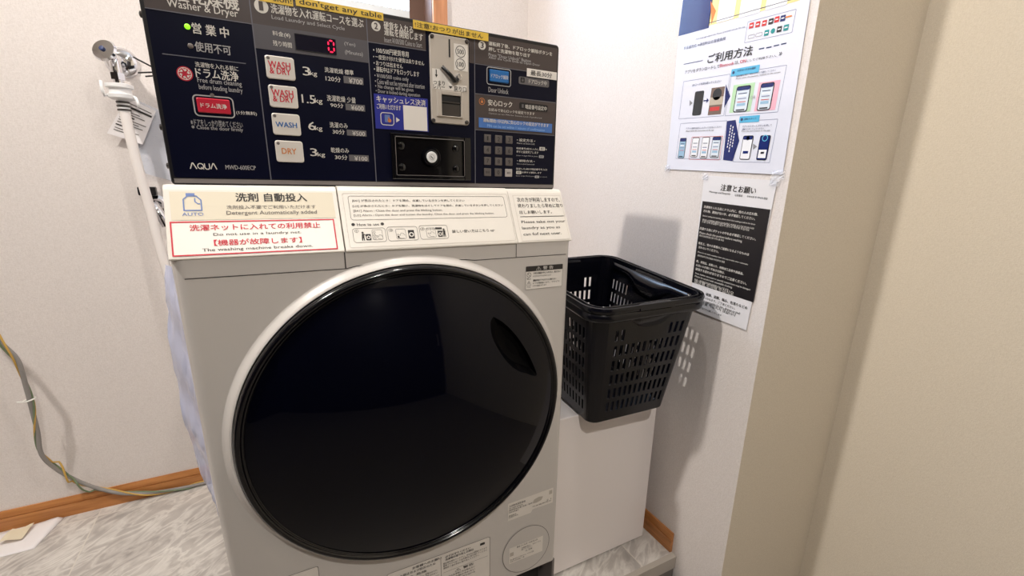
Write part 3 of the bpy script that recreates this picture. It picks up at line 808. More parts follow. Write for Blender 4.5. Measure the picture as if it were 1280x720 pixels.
b.build('window_pane', win)
b = MB()
b.box(.530, 1.642, 1.36, .578, 1.6555, 2.20, 'casing'); b.box(-.03, 1.642, 2.14, .530, 1.6555, 2.20, 'casing'); b.box(-.03, 1.642, 1.36, .02, 1.6555, 2.14, 'casing')
b.box(.02, 1.642, 1.36, .530, 1.6555, 1.42, 'casing'); b.box(.5280, 1.6555, 1.42, .5302, 1.742, 2.14, 'sash')
b.build('window_casing', win, bevel=.002)

# ---------------------------------------------------------------- washer dryer
W = thing('washer_dryer', (.19, 1.03, 0), 'white coin operated washer dryer with big round dark door and navy control panel', 'washing machine')
XL, XR, YF, YB = -.128, .507, .75, 1.33
def crease(z):
    P = [(.02, .0), (.338, -.063), (.568, -.117), (.70, -.124), (.825, -.1275), (1.0, -.13)]
    z = max(.02, z)
    for (z0, x0), (z1, x1) in zip(P, P[1:]):
        if z <= z1: return x0 + (x1 - x0) * (z - z0) / (z1 - z0)
    return -.13
P_ = None
def front_y(x, z):
    t = crease(z) - x; s = .014
    t = 0 if t < -s else ((t + s) ** 2 / (4 * s) if t < s else t)
    return YF + .30 * t
def body_ring(z):
    r1, r2 = .016, .010; out = [(XL, YB), (XL, 1.1), (XL, .95)]
    y0 = front_y(XL + r1, z)
    for i in range(6): a = math.radians(180 + 90 * i / 5); out.append((XL + r1 + r1 * math.cos(a), y0 + r1 + r1 * math.sin(a)))
    x = XL + r1
    xs = [x + (XR - r2 - x) * (i / 60) ** 1.3 for i in range(1, 60)]
    out += [(q, front_y(q, z)) for q in xs]
    for i in range(6): a = math.radians(-90 + 90 * i / 5); out.append((XR - r2 + r2 * math.cos(a), YF + r2 + r2 * math.sin(a)))
    out += [(XR, .95), (XR, YB)]
    return out
b = MB(); zs = [.12 + (.884 - .12) * i / 56 for i in range(57)]; vs = []
for z in zs:
    ring = body_ring(z); vs += [(x, y, z) for x, y in ring]
n = len(ring); fs = [(k * n + i, k * n + (i + 1) % n, (k + 1) * n + (i + 1) % n, (k + 1) * n + i) for k in range(56) for i in range(n)]
fs += [tuple(reversed(range(n))), tuple(range(56 * n, 57 * n))]
b.add(vs, fs, 'white')
b.box(XL + .004, .815, .884, XR - .004, YB, .976, 'white')
b.box(XL + .02, .800, .884, XR - .02, .820, .930, 'seam')
FR = Frame((0, YF, 0), (1, 0, 0), (0, 0, 1))
def seam(pts, w=.0013, m='seam'): b.loop(FR, pts, w, .0006, m, closed=False)
seam([(XL + .014, .8583), (.0905, .8583)]); seam([(.0905, .884), (.0905, .8583)], .0018)
arc = [(.0905, .8583), (.106, .8612)]
arc += [(.194 + .2955 * math.sin(math.radians(a)), .580 + .2955 * .985 * math.cos(math.radians(a))) for a in (-14, -9, -4, 1, 6, 10, 13, 15)]
arc += [(.288, .8605), (.305, .8583), (.345, .8585), (.3873, .8585)]
seam(arc); seam([(.3873, .884), (.3873, .8585)], .0012); seam([(.3873, .8585), (XR - .010, .8585)])
body = b.build('body', W, smooth=35)
b = MB(); b.box(XL + .03, .815, .012, XR - .0065, YB - .03, .1205, 'plinth')
b.box(XL + .004, .755, .03, .405, .775, .1205, 'white'); b.box(XR - .006, .752, .012, XR, .83, .1205, 'plinth'); b.box(.418, .80, .03, .492, .815, .105, 'dark')
b.build('plinth', W)
for x in (-.08, .46):
    for y in (.86, 1.27): b = MB(); b.lathe([(.022, 0), (.022, .008), (.012, .012), (.012, .02)], (x, y, 0), (0, 0, 1), 'black', 20); b.build('foot', W)

# door surround, rim, glass, handle recess
def squash(mb, cz=.580, k=.979): mb.v = [(x, y, cz + (z - cz) * k) for x, y, z in mb.v]
b = MB(); b.lathe([(.3015, -.001), (.2985, .0008), (.2950, .0045), (.2915, .0095), (.2890, .0125), (.2870, .0130), (.2858, .0115), (.2855, 0)], (.194, YF, .580), (0, -1, 0), 'white', 128, cap=False)
squash(b); b.build('door_surround', W, smooth=60)
DO = thing('door', (.194, .745, .580), '', ''); del DO['label'], DO['category']; DO.parent = W; DO.location = Vector((.194, .745, .580)) - W.location
b = MB(); b.lathe([(.2850, 0), (.2850, .012), (.2842, .0160), (.2815, .0190), (.2780, .0198), (.2755, .0185), (.2745, .0165), (.2735, .0150), (.2715, .0150), (.2710, .0165), (.2690, .0150), (.2690, .004)], (.194, .745, .580), (0, -1, 0), 'rim', 144, cap=False)
squash(b); b.build('door_rim', DO, smooth=60)
rg, sg = .2695, .050; RR = (rg * rg + sg * sg) / (2 * sg); CY = .729 - sg + RR
prof = []
for i in range(49):
    r = rg * (1 - i / 48) if i < 48 else .0004
    prof.append((r, .745 - (CY - math.sqrt(RR * RR - r * r))))
gl = MB(); gl.lathe([(rg, .001)] + prof, (.194, .745, .580), (0, -1, 0), 'glass', 160)
squash(gl)
lens = [(.3230, .7660), (.3406, .7546), (.3610, .7350), (.3799, .7107), (.3973, .6835), (.4105, .6582), (.4250, .6245), (.4042, .6350), (.3901, .6430), (.3747, .6506), (.3584, .6644), (.3417, .6843), (.3266, .7099), (.3183, .7332), (.3185, .7520)]
lens3 = spline([(u, v, 0) for u, v in lens], 3)
lens = [(p.x, p.y) for p in lens3]
cut = MB(); vs = []
lc = (.372, .690); N_ = len(lens)
for k, y in ((1.0, .60), (1.0, .7075), (.90, .716), (.7, .724), (.3, .728)): vs += [(lc[0] + (u - lc[0]) * k, y + (.004 if k == 1.0 and y > .65 else 0) + .0012 * 0, lc[1] + (v - lc[1]) * k) for u, v in lens]
fs = [(k * N_ + i, k * N_ + (i + 1) % N_, (k + 1) * N_ + (i + 1) % N_, (k + 1) * N_ + i) for k in range(4) for i in range(N_)] + [tuple(reversed(range(N_))), tuple(range(4 * N_, 5 * N_))]
cut.add(vs, fs, 'recess')
cut_o = cut.build('cutter'); glo = gl.build('door_glass', DO)
for o in (cut_o,):
    bm = bmesh.new(); bm.from_mesh(o.data); bmesh.ops.recalc_face_normals(bm, faces=bm.faces); bm.to_mesh(o.data); bm.free()
bm = bmesh.new(); bm.from_mesh(glo.data); bmesh.ops.recalc_face_normals(bm, faces=bm.faces); bm.to_mesh(glo.data); bm.free()
glo.data.materials.append(M['recess'])
bo = glo.modifiers.new('cut', 'BOOLEAN'); bo.operation = 'DIFFERENCE'; bo.object = cut_o; bo.solver = 'EXACT'; bo.material_mode = 'TRANSFER'
bpy.context.view_layer.update()
dg = bpy.context.evaluated_depsgraph_get()
me = bpy.data.meshes.new_from_object(glo.evaluated_get(dg)); glo.modifiers.clear(); glo.data = me
bpy.data.objects.remove(cut_o)
me.polygons.foreach_set('use_smooth', [True] * len(me.polygons))
cen = Vector((.194, CY, .580)); org = Vector((.194, .745, .580)); nl = []
for p in me.polygons:
    isr = me.materials[p.material_index] == M['recess']
    for li in p.loop_indices:
        co = me.vertices[me.loops[li].vertex_index].co + org
        q = co - cen; q.z /= .979
        if isr or abs(q.length - RR) > .002: nl.append(p.normal)
        else: q.z /= .979; nl.append(q.normalized())
me.normals_split_custom_set(nl)

# slanted top cover in three sections with their notices
SV = Vector((0, .049, .0925)).normalized()
SF = Frame((0, .748, .885), (1, 0, 0), SV)
def cover(name, x0, x1, lift):
    b = MB(); n = SF.N * lift
    prof = [(.7560, .8836), (.7500, .8838), (.7484, .8853), (.7490, .8870), (.7950, .9737), (.7982, .9778), (.8035, .9800), (.8300, .9805), (.8300, .90), (.77, .8842)]
    prof = [(y + (n.y if i < 7 and i > 0 else 0), z + (n.z if 2 < i < 8 else 0)) for i, (y, z) in enumerate(prof)]
    m = len(prof)
    vs = [(x0, y, z) for y, z in prof] + [(x1, y, z) for y, z in prof]
    b.add(vs, [(i, i + m, (i + 1) % m + m, (i + 1) % m) for i in range(m)] + [tuple(range(m)), tuple(reversed(range(m, 2 * m)))], 'cream')
    o = b.build(name, W, bevel=.0018)
    bm = bmesh.new(); bm.from_mesh(o.data); bmesh.ops.recalc_face_normals(bm, faces=bm.faces); bm.to_mesh(o.data); bm.free()
    return o
def rect_of(tab, name): return [r[1:5] for r in tab if r[0] == name]
cl = cover('top_cover', -.1275, .0912, 0)
cm = cover('top_cover', .0926, .3890, .002)
cr_ = cover('top_cover', .3902, .5085, 0)
def sl(name): return rect_of(SLANT_RECT, name)[0]
b = MB(); b.rect(SF, -.1205, .0557, .0850, .0975, .0004, 'beige')
u0, v0, u1, v1 = sl('bottle')
b.loop(SF, [(u0, v0), (u1, v0), (u1, v1 - .006), (u1 - .005, v1), (u0 + .005, v1), (u0, v1 - .005)], .0016, .0008, 'bl')
u0, v0, u1, v1 = sl('cap'); b.rect(SF, u0, v0, u1, v1, .0008, 'bl')
b.loop(SF, [(-.0925, .0880), (-.0925, .0825), (-.0895, .0795), (-.0868, .0795)], .0014, .0009, 'bl', closed=False)
for t in SLANT_TEXT[:4]: b.text(SF, t[0], t[1], t[2], t[3], t[4], .0008, 'bl' if t[0] == 'AUTO' else t[5], len(t) > 6)
b.build('detergent_label', cl)
b = MB(); u0, v0, u1, v1 = sl('red'); v0 += .001
b.rect(SF, u0, v0, u1, v1, .0004, 'label'); k = .0009
b.loop(SF, [(u0 + k, v0 + k), (u1 - k, v0 + k), (u1 - k, v1 - k), (u0 + k, v1 - k)], .0018, .0008, 'r')
for t in SLANT_TEXT[4:8]: b.text(SF, t[0], t[1], t[2], t[3], t[4], .0008, t[5], len(t) > 6)
b.build('warning_label', cl, label='white sticker with red frame and red writing')
b = MB(); b.rr(SF, .0990, .0050, .3860, .0961, .003, .0022, 'cream')
b.loop(SF, rpts(.0990, .0050, .3860, .0955, .003), .0005, .0026, 'seam_soft')
b.loop(SF, rpts(*sl('box'), .004), .0006, .0026, 's')
for t in SLANT_TEXT[8:17]: b.text(SF, t[0], t[1], t[2], t[3], t[4], .0026, t[5])
for k in ('how1', 'how2', 'how3'): b.loop(SF, rpts(*sl(k), .004), .0006, .0026, 's')
def person(u, v, h, flip=1):
    b.disc(SF, u, v + h * .88, h * .11, .0026, 'k', 12)
    b.poly(SF, [(u - .0022, v + h * .35), (u + .0018, v + h * .35), (u + .0022, v + h * .74), (u - .0012, v + h * .76)], .0026, 'k')
    b.poly(SF, [(u - .0024, v), (u - .001, v), (u + .0004, v + h * .36), (u - .0022, v + h * .36)], .0026, 'k')
    b.poly(SF, [(u + .0008, v), (u + .0022, v), (u + .0018, v + h * .36), (u, v + h * .36)], .0026, 'k')
    b.poly(SF, [(u + .001 * flip, v + h * .70), (u + .0052 * flip, v + h * .45), (u + .0056 * flip, v + h * .52), (u + .0014 * flip, v + h * .78)], .0026, 'k')
def washer_icon(u0, v0, u1, v1):
    b.rr(SF, u0, v0, u1, v1, .001, .0026, 'k'); b.disc(SF, (u0 + u1) / 2, v0 + (v1 - v0) * .45, (v1 - v0) * .28, .0029, 'cream', 16); b.disc(SF, (u0 + u1) / 2, v0 + (v1 - v0) * .45, (v1 - v0) * .16, .0031, 'k', 16)
def hand(u, v, w):
    b.loop(SF, [(u + .9 * w, v), (u + .35 * w, v), (u + .1 * w, v + .3 * w), (u, v + .55 * w), (u + .12 * w, v + .6 * w), (u + .35 * w, v + .4 * w), (u + .5 * w, v + .75 * w), (u + .8 * w, v + .7 * w), (u + w, v + .4 * w)], .0005, .0026, 's', closed=False)
person(.1206, .0158, .0150); washer_icon(.1248, .0160, .1325, .0265)
b.loop(SF, rpts(.1351, .0165, .1505, .0332, .002), .0005, .0026, 's')
for q in (.0190, .0240, .0290): b.ring(SF, .1382, q, .0017, .0005, .0028, 's', 14)
hand(.1410, .0180, .0090)
b.loop(SF, rpts(.1722, .0165, .1877, .0332, .002), .0005, .0026, 's'); hand(.1740, .0175, .0120); b.rect(SF, .1738, .0180, .1768, .0215, .0028, 'k'); washer_icon(.1918, .0165, .2018, .0310)
b.loop(SF, rpts(.2225, .0170, .2380, .0338, .002), .0005, .0026, 's'); hand(.2250, .0185, .0110)
for q in (.2250, .2300, .2350): b.ring(SF, q, .0315, .0015, .0005, .0028, 's', 12)
b.rect(SF, .2384, .0310, .2500, .0342, .0028, 'k'); washer_icon(.2415, .0172, .2495, .0282); person(.2530, .0172, .0150, -1)
b.build('how_to_use_label', cm)
b = MB(); b.rect(SF, .3990, .0035, .5040, .0945, .0004, 'cream'); b.rect(SF, .4056, .0506, .5020, .0518, .0008, 'k')
b.loop(SF, [(.3992, .0037), (.5038, .0037), (.5038, .0943), (.3992, .0943)], .0004, .0007, 'seam_soft')
for t in SLANT_TEXT[17:]: b.text(SF, t[0], t[1], t[2], t[3], t[4], .0008, t[5])
b.build('request_label', cr_)

# stickers on the front
b = MB(); u0, v0, u1, v1 = rect_of(FRONT_RECT, 'warn')[0]
b.rr(FR, u0, v0, u1, v1, .002, .0005, 'label'); b.loop(FR, rpts(u0, v0, u1, v1, .002), .0005, .0008, 's'); b.rect(FR, u0, v1 - .0098, u1, v1, .0009, 'k')
b.text(FR, '⚠ 警 告', u0 + .022, v1 - .0085, u1 - .022, v1 - .0013, .0013, 'label')
b.ring(FR, u0 + .007, v1 - .0165, .0042, .0007, .0009, 'k'); b.loop(FR, [(u0 + .004, v1 - .0135), (u0 + .010, v1 - .0195)], .0007, .0009, 'k', closed=False)
b.text(FR, '⚠', u0 + .0025, v1 - .0370, u0 + .0115, v1 - .0280, .0009, 'k')
for t, y, w, h in (('禁止', -.0255, .009, .003), ('やけど', -.0415, .009, .003)): b.text(FR, t, u0 + .0025, v1 + y, u0 + .0025 + w, v1 + y + h, .0009, 'k')
for t, y, w, h, bo in (('子供を機械の中に入れない、乗せない', -.0160, .0610, .0040, 1), ('けがのおそれがあります', -.0212, .0400, .0032, 0), ('運転中はドアのガラスに触れない', -.0300, .0520, .0040, 1), ('ドアが高温になり、やけどや', -.0352, .0600, .0032, 0), ('けがの原因になります', -.0402, .0300, .0032, 0)):
    b.text(FR, t, u0 + .016, v1 + y, u0 + .016 + w, v1 + y + h, .0009, 'k', bool(bo))
b.build('caution_label', W)
b = MB(); b.poly(FR, [(.3790, .2790), (.4360, .2800), (.4400, .2870), (.4930, .2870), (.4930, .3265), (.3785, .3235)], .0005, 'rating')
for t, u, v, w, h in (('全自動洗濯乾燥機', .381, .314, .040, .005), ('AC 100V 50/60Hz', .381, .3085, .034, .0032), ('標準使用水量 洗濯・乾燥', .381, .3035, .058, .0032), ('定格消費電力', .381, .2985, .024, .003), ('製造番号', .381, .290, .018, .003), ('水道水使用', .381, .286, .022, .003), ('日本電気用品', .440, .2930, .048, .003), ('2 1', .476, .297, .012, .004)):
    b.text(FR, t, u, v, u + w, v + h, .0009, 's')
b.poly(FR, [(.440, .3030), (.450, .3020), (.462, .3045), (.466, .3130), (.455, .3155), (.443, .3120)], .0009, 'seam_soft'); b.rect(FR, .482, .312, .490, .322, .0009, 'seam_soft')
b.build('rating_label', W)
b = MB(); b.disc(FR, .4270, .1860, .0595, .0010, 'white', 64); b.ring(FR, .4270, .1860, .0600, .0012, .0012, 's', 64)
b.rect(FR, .3830, .1620, .4700, .2050, .0013, 'rating')
for t, u, v, w, h, bo in (('排水フィルターのお手入れ', .402, .1985, .054, .0052, 1), ('洗濯機を停止し、排水してから', .414, .1915, .050, .0036, 0), ('開けてください。', .414, .1870, .028, .0034, 0), ('⚠ 注意', .424, .1800, .018, .0045, 1), ('熱い湯が出ることがあります。やけどに注意', .386, .1705, .060, .0036, 0), ('お手入れは週に一度', .386, .1655, .036, .0034, 0)):
    b.text(FR, t, u, v, u + w, v + h, .0016, 's', bool(bo))
b.rect(FR, .385, .182, .394, .192, .0016, 'seam_soft')
b.build('filter_cover', W)
b = MB(); u0, v0, u1, v1 = .119, .151, .336, .2565
b.rr(FR, u0, v0, u1, v1, .004, .0005, 'rating'); b.loop(FR, rpts(u0, v0, u1, v1, .004), .0009, .0009, 's'); b.rect(FR, .2260, v0, .2267, v1 - .006, .0009, 's')
for u, w in ((.124, .098), (.231, .100)): b.loop(FR, [(u, .2085), (u + w, .2085)], .0005, .0009, 's', closed=False)
for t, u, v, w, h, bo in (('お客様へのお願い', .168, .2460, .060, .0062, 1), ('水もれ防止および防災のため', .130, .2375, .085, .0060, 1), ('必ずお守りください', .236, .2440, .055, .0055, 1), ('洗濯物の取り出しの際は', .236, .2370, .062, .0055, 1), ('⚠ 危険', .160, .2270, .036, .0065, 1), ('分解・改造をしないでください。感電のおそれ', .130, .2200, .088, .0046, 0), ('ガソリン・シンナーが付着した衣類を入れない', .130, .2140, .088, .0046, 0), ('給水栓を閉めてください。水もれの原因となります', .231, .2290, .098, .0046, 0), ('電源プラグのほこりは定期的に取り除いてください', .231, .2230, .098, .0046, 0), ('運転終了後は早めに取り出してください', .231, .2170, .080, .0046, 0), ('⚠ 警告', .256, .1990, .042, .0072, 1), ('回転中の洗濯物に手を触れない', .231, .1920, .070, .0046, 0), ('子供だけで使わせない', .124, .1990, .060, .0046, 0), ('ドアに寄りかからない', .124, .1920, .060, .0046, 0), ('防水性の衣類は洗わない', .231, .1850, .070, .0046, 0), ('アースを確実に取り付ける', .231, .1780, .070, .0046, 0)):
    b.text(FR, t, u, v, u + w, v + h, .0010, 's' if not bo else 'k', bool(bo))
b.rr(FR, .3130, .2420, .3240, .2480, .001, .0010, 'k')
b.build('instruction_label', W)
def bent(u0, v0, u1, v1, name):      # small plate on the lower left facet, following the front surface
    b = MB(); pts = rpts(u0, v0, u1, v1, .003)
    b.add([(u, front_y(u, v) - .0006, v) for u, v in pts], [tuple(range(len(pts)))], 'rating')
    for k in range(len(pts)):
        (a, c), (e, g) = pts[k], pts[(k + 1) % len(pts)]
        b.add([(a, front_y(a, c) - .0009, c), (e, front_y(e, g) - .0009, g), (e + (.0009 if e < (u0 + u1) / 2 else -.0009), front_y(e, g) - .0009, g + (.0009 if g < (v0 + v1) / 2 else -.0009)), (a + (.0009 if a < (u0 + u1) / 2 else -.0009), front_y(a, c) - .0009, c + (.0009 if c < (v0 + v1) / 2 else -.0009))], [(0, 1, 2, 3)], 's')
    return b.build(name, W)
bent(-.0480, .2300, .0036, .3300, 'care_label')

# control panel
PF = Frame((0, .811, 0), (1, 0, 0), (0, 0, 1))
CPX0, CPX1 = -.1187, .5010
b = MB(); b.slab(PF, rpts(CPX0, .9795, CPX1, 1.2385, .006), -.16, 0, 'case', .0012)
for z in (1.055, 1.005, 1.19): b.lathe([(.004, -.004), (.004, .003), (.002, .004)], (CPX0, .822, z), (-1, 0, 0), 'steel_dark', 12)
CP = b.build('control_panel', W, label='navy and brown control panel box above the white cover')
b = MB(); e1, e2, e3 = .0005, .0009, .0013
b.rr(PF, -.1140, .9900, .4975, 1.2325, .003, e1, 'navy'); b.rect(PF, -.1150, .9825, .4990, .9885, e1, 'strip')
for u0, v0, u1, v1, m in ((-.114, 1.1955, .0032, 1.2325, 'band'), (.0032, 1.1968, .1560, 1.2325, 'band'), (.0032, 1.166, .1560, 1.1968, 'band2'), (.1568, 1.1955, .2470, 1.2325, 'band'), (.3225, 1.187, .3310, 1.2325, 'band'), (.3318, 1.187, .4975, 1.2325, 'band'), (.3330, 1.0810, .4975, 1.1400, 'band')):
    b.rect(PF, u0, v0, u1, v1, e2, m)
for u in (.0032, .1562, .3318): b.rect(PF, u - .0007, .9885, u + .0007, 1.2325, e3, 'grid')
for u0, u1, z in ((-.114, .0032, 1.1955), (.1562, .2470, 1.1955), (.3318, .4975, 1.187), (.3318, .4975, 1.140), (.3318, .4975, 1.081), (-.1041, -.0105, 1.1446)): b.rect(PF, u0, z - .0006, u1, z + .0006, e3, 'grid')
for t in PANEL_TEXT:
    if not t[0].startswith('¥'): b.text(PF, t[0], t[1], t[2], t[3], t[4], e3, t[5], len(t) > 6)
for r in rect_of(PANEL_RECT, 'price'): b.rect(PF, *r, e2, 'pricebox')
for t in PANEL_TEXT:
    if t[0].startswith('¥'): b.text(PF, t[0], t[1], t[2], t[3], t[4], e3, 'l')
PT = {p[0]: p[1:] for p in PANEL_POINT}
for k, s in (('c1', '1'), ('c2', '2'), ('c3', '3')):
    u, v = PT[k]; r = .0086 if k == 'c1' else .0068
    b.disc(PF, u, v, r, e3, 'w', 32); b.text(PF, s, u - r * (.3 if s == '1' else .38), v - r * .62, u + r * (.22 if s == '1' else .38), v + r * .62, .0017, 'band', True)
u, v = PT['icon']; b.disc(PF, u, v, .0090, e2, 'redbtn', 28); b.ring(PF, u, v, .0072, .0008, e3, 'w', 24)
for i in range(6):
    a = math.radians(60 * i + 15); b.disc(PF, u + .0046 * math.cos(a), v + .0046 * math.sin(a), .0013, e3, 'w', 8); b.loop(PF, [(u + .0030 * math.cos(a), v + .0030 * math.sin(a)), (u + .0068 * math.cos(a + .5), v + .0068 * math.sin(a + .5))], .0009, e3, 'w', closed=False)
u0, v0, u1, v1 = rect_of(PANEL_RECT, 'AQUA')[0]; w = .0012      # maker's mark with barless A
def pl(pts, closed=False): b.loop(PF, pts, w, e3, 'w', closed)
pl([(u0, v0), (u0 + .0030, v1), (u0 + .0040, v1), (u0 + .0075, v0)])
pl([(u0 + .0090 + .0034 + .0034 * math.cos(math.radians(a)), (v0 + v1) / 2 + .0036 * math.sin(math.radians(a))) for a in range(0, 360, 24)], True); pl([(u0 + .0125, v0 + .0025), (u0 + .0160, v0 - .0002)])
pl([(u0 + .0172, v1), (u0 + .0172, v0 + .002), (u0 + .0188, v0), (u0 + .0215, v0), (u0 + .0228, v0 + .002), (u0 + .0228, v1)])
pl([(u1 - .0072, v0), (u1 - .0040, v1), (u1 - .0030, v1), (u1, v0)])
u, v = PT['lockicon']; b.ring(PF, u, v, .0052, .0008, e3, 'o', 24); b.rect(PF, u - .0022, v - .0026, u + .0022, v + .0010, e3, 'o'); b.loop(PF, [(u - .0014, v + .001), (u - .0014, v + .0026), (u, v + .0034), (u + .0014, v + .0026), (u + .0014, v + .001)], .0006, e3, 'o', closed=False)
for k in ('pillw', 'pillg'):
    for r in rect_of(PANEL_RECT, k):
        b.rr(PF, *r, .0015, e3, 'w' if k == 'pillw' else 'g'); b.text(PF, '確定', r[0] + .0022, r[1] + .0009, r[2] - .0022, r[3] - .0009, .0017, 'k')
b.rr(PF, *rect_of(PANEL_RECT, 'pill')[0], .003, e2, 'pricebox'); b.rr(PF, *rect_of(PANEL_RECT, 'pill2')[0], .003, e3, 'case')
u, v = PT['pilli']; b.rr(PF, u - .0042, v - .0042, u + .0042, v + .0042, .0012, e3, 'case'); b.rect(PF, u - .0018, v - .0024, u + .0018, v + .0008, .0017, 'pricebox'); b.ring(PF, u, v + .0012, .0013, .0006, .0017, 'pricebox', 12)
u, v = .4262, .1280 + 1.0; b.rect(PF, u - .0020, v - .003, u + .0020, v + .003, .0017, 'pricebox')
for t in STICK_TEXT:
    if t[0] in ('ドアロック中', '暗証番号設定中'): b.text(PF, t[0], t[1], t[2], t[3], t[4], .0017, 'w')
b.build('printed_face', CP)
ST = {t[0]: t for t in STICK_TEXT}
def stext(b, k, d): t = ST[k]; b.text(PF, t[0], t[1], t[2], t[3], t[4], d, t[5], len(t) > 6)
wash = [t for t in STICK_TEXT if t[0] in ('WASH', '& DRY', 'DRY')]
for i, r in enumerate(rect_of(PANEL_RECT, 'wb')):
    b = MB(); b.slab(PF, rpts(*r, .0035), 0, .0040, 'button', .0009)
    u, v = PT['dots'][i]; b.disc(PF, u, v, .0021, .0043, 'led_off', 16)
    for t in wash:
        if r[1] < t[2] < r[3]: b.text(PF, t[0], t[1], t[2], t[3], t[4], .0043, t[5], True)
    b.build('wash_button' if i < 3 else 'dry_button', CP)
b = MB(); r = rect_of(PANEL_RECT, 'display')[0]; b.rect(PF, *r, .0016, 'display'); b.loop(PF, rpts(*r, .0006), .0008, .0018, 'case')
u0, v0, u1, v1 = rect_of(PANEL_RECT, 'digit')[0]; sh = .0006; g = .0012; t = .0019; vm = (v0 + v1) / 2
def seg(p, q):
    (a, c), (e, h) = p, q
    if abs(c - h) < 1e-6: b.poly(PF, [(a + g, c), (a + g + t / 2, c - t / 2), (e - g - t / 2, c - t / 2), (e - g, c), (e - g - t / 2, c + t / 2), (a + g + t / 2, c + t / 2)], .0022, 'digit')
    else: b.poly(PF, [(a, c + g), (a + t / 2, c + g + t / 2), (a + t / 2, h - g - t / 2), (a, h - g), (a - t / 2, h - g - t / 2), (a - t / 2, c + g + t / 2)], .0022, 'digit')
u0 += .001; u1 -= .001; v0 += .001; v1 -= .001
seg((u0, v0), (u1, v0)); seg((u0, v1), (u1, v1)); seg((u0, v0), (u0, vm)); seg((u0, vm), (u0, v1)); seg((u1, v0), (u1, vm)); seg((u1, vm), (u1, v1))
b.build('digit_display', CP, label='dark display with red zero')
for k, m in (('led', 'led_green'), ('led2', 'led_off')):
    u, v = PT[k]; b = MB(); b.lathe([(.0034, .0004), (.0032, .0018), (.0020, .0026), (.0003, .0028)], PF.p(u, v), PF.N, m, 20); b.build('indicator_lamp', CP, label='lit green lamp' if k == 'led' else 'unlit grey lamp')
b = MB(); b.loop(PF, rpts(*rect_of(PANEL_RECT, 'redframe')[0], .005), .0016, .0017, 'g'); b.slab(PF, rpts(*rect_of(PANEL_RECT, 'redbtn')[0], .0015), 0, .0035, 'redbtn', .0009)
u, v = PT['btnled']; b.disc(PF, u, v, .0026, .0020, 'led_off', 16); r = rect_of(PANEL_RECT, 'redtext')[0]
b.text(PF, 'ドラム洗浄', r[0], .0825 + 1, r[2], .0888 + 1, .0038, 'w', True); b.build('drum_clean_button', CP, label='red button')
b = MB(); b.loop(PF, rpts(*rect_of(PANEL_RECT, 'blueframe')[0], .004), .0014, .0017, 'g'); b.slab(PF, rpts(*rect_of(PANEL_RECT, 'bluebtn')[0], .0012), 0, .0035, 'bluebtn', .0009)
stext(b, 'ドアロック解除', .0038); b.build('door_unlock_button', CP, label='blue button')
for i, r in enumerate(rect_of(PANEL_RECT, 'key')):
    b = MB(); b.slab(PF, rpts(*r, .0014), 0, .0022, 'key_pale' if i == 11 else 'key', .0006); s = '123456789'[i] if i < 9 else ('取消', '0', '確定')[i - 9]
    cu, cv = (r[0] + r[2]) / 2, (r[1] + r[3]) / 2; w = .0022 if len(s) == 1 else .0040; h = .0036 if len(s) == 1 else .0020
    if s == '1': w = .0013
    b.text(PF, s, cu - w, cv - h, cu + w, cv + h, .0025, 'key_ink'); b.build('key', CP)
def sticker(name, r, m, d, texts, extra=None, lab=None):
    b = MB(); b.rect(PF, *r, d, m)
    if extra: extra(b)
    for k in texts: stext(b, k, d + .0005)
    return b.build(name, CP, label=lab)
sticker('notice_strip', rect_of(PANEL_RECT, 'banner')[0], 'banner', .0021, ['運転開始1分以内に安心ロックの設定ができます', 'PIN can be set within 1 minute of confirmation'], lab='light blue strip')
sticker('notice_strip', rect_of(PANEL_RECT, 'max30')[0], 'label', .0021, ['最長30分'], lab='white strip')
r = rect_of(PANEL_RECT, 'tapea')[0]; sticker('caution_tape', (.0150, r[1], .0570, 1.2384), 'yellow', .0021, ['sion!'], lab='short yellow tape')
r = rect_of(PANEL_RECT, 'tapeb')[0]; sticker('caution_tape', (.0605, r[1], r[2], 1.2384), 'yellow', .0021, ["don'tget any table"], lab='yellow tape in the middle')
r = rect_of(PANEL_RECT, 'tapec')[0]; sticker('caution_tape', r, 'yellow', .0062, ['!注意!おつりが出ません'], lab='yellow tape over the coin slot plate')
def ex(b):
    r = rect_of(PANEL_RECT, 'bluew')[0]; b.rect(PF, *r, .0026, 'label'); u0, v0, u1, v1 = rect_of(PANEL_RECT, 'blueicon')[0]
    b.loop(PF, rpts(u0, v0, u1, v1, .004), .0012, .0026, 'w'); b.rr(PF, u0 + .006, v0 + .004, u1 - .006, v1 - .003, .001, .0026, 'bl'); b.disc(PF, u1 - .007, v0 + .007, .003, .0030, 'o', 12); b.rect(PF, u1 - .009, v0 + .007, u1 - .0075, v0 + .012, .0030, 'o')
    u, v = PT['tri2']; b.poly(PF, [(u - .003, v - .004), (u + .003, v), (u - .003, v + .004)], .0026, 'w')
sticker('payment_sticker', rect_of(PANEL_RECT, 'bluest')[0], 'bluest', .0021, ['キャッシュレス決済', 'ご利用いただけます'], ex, 'blue sticker with white square')
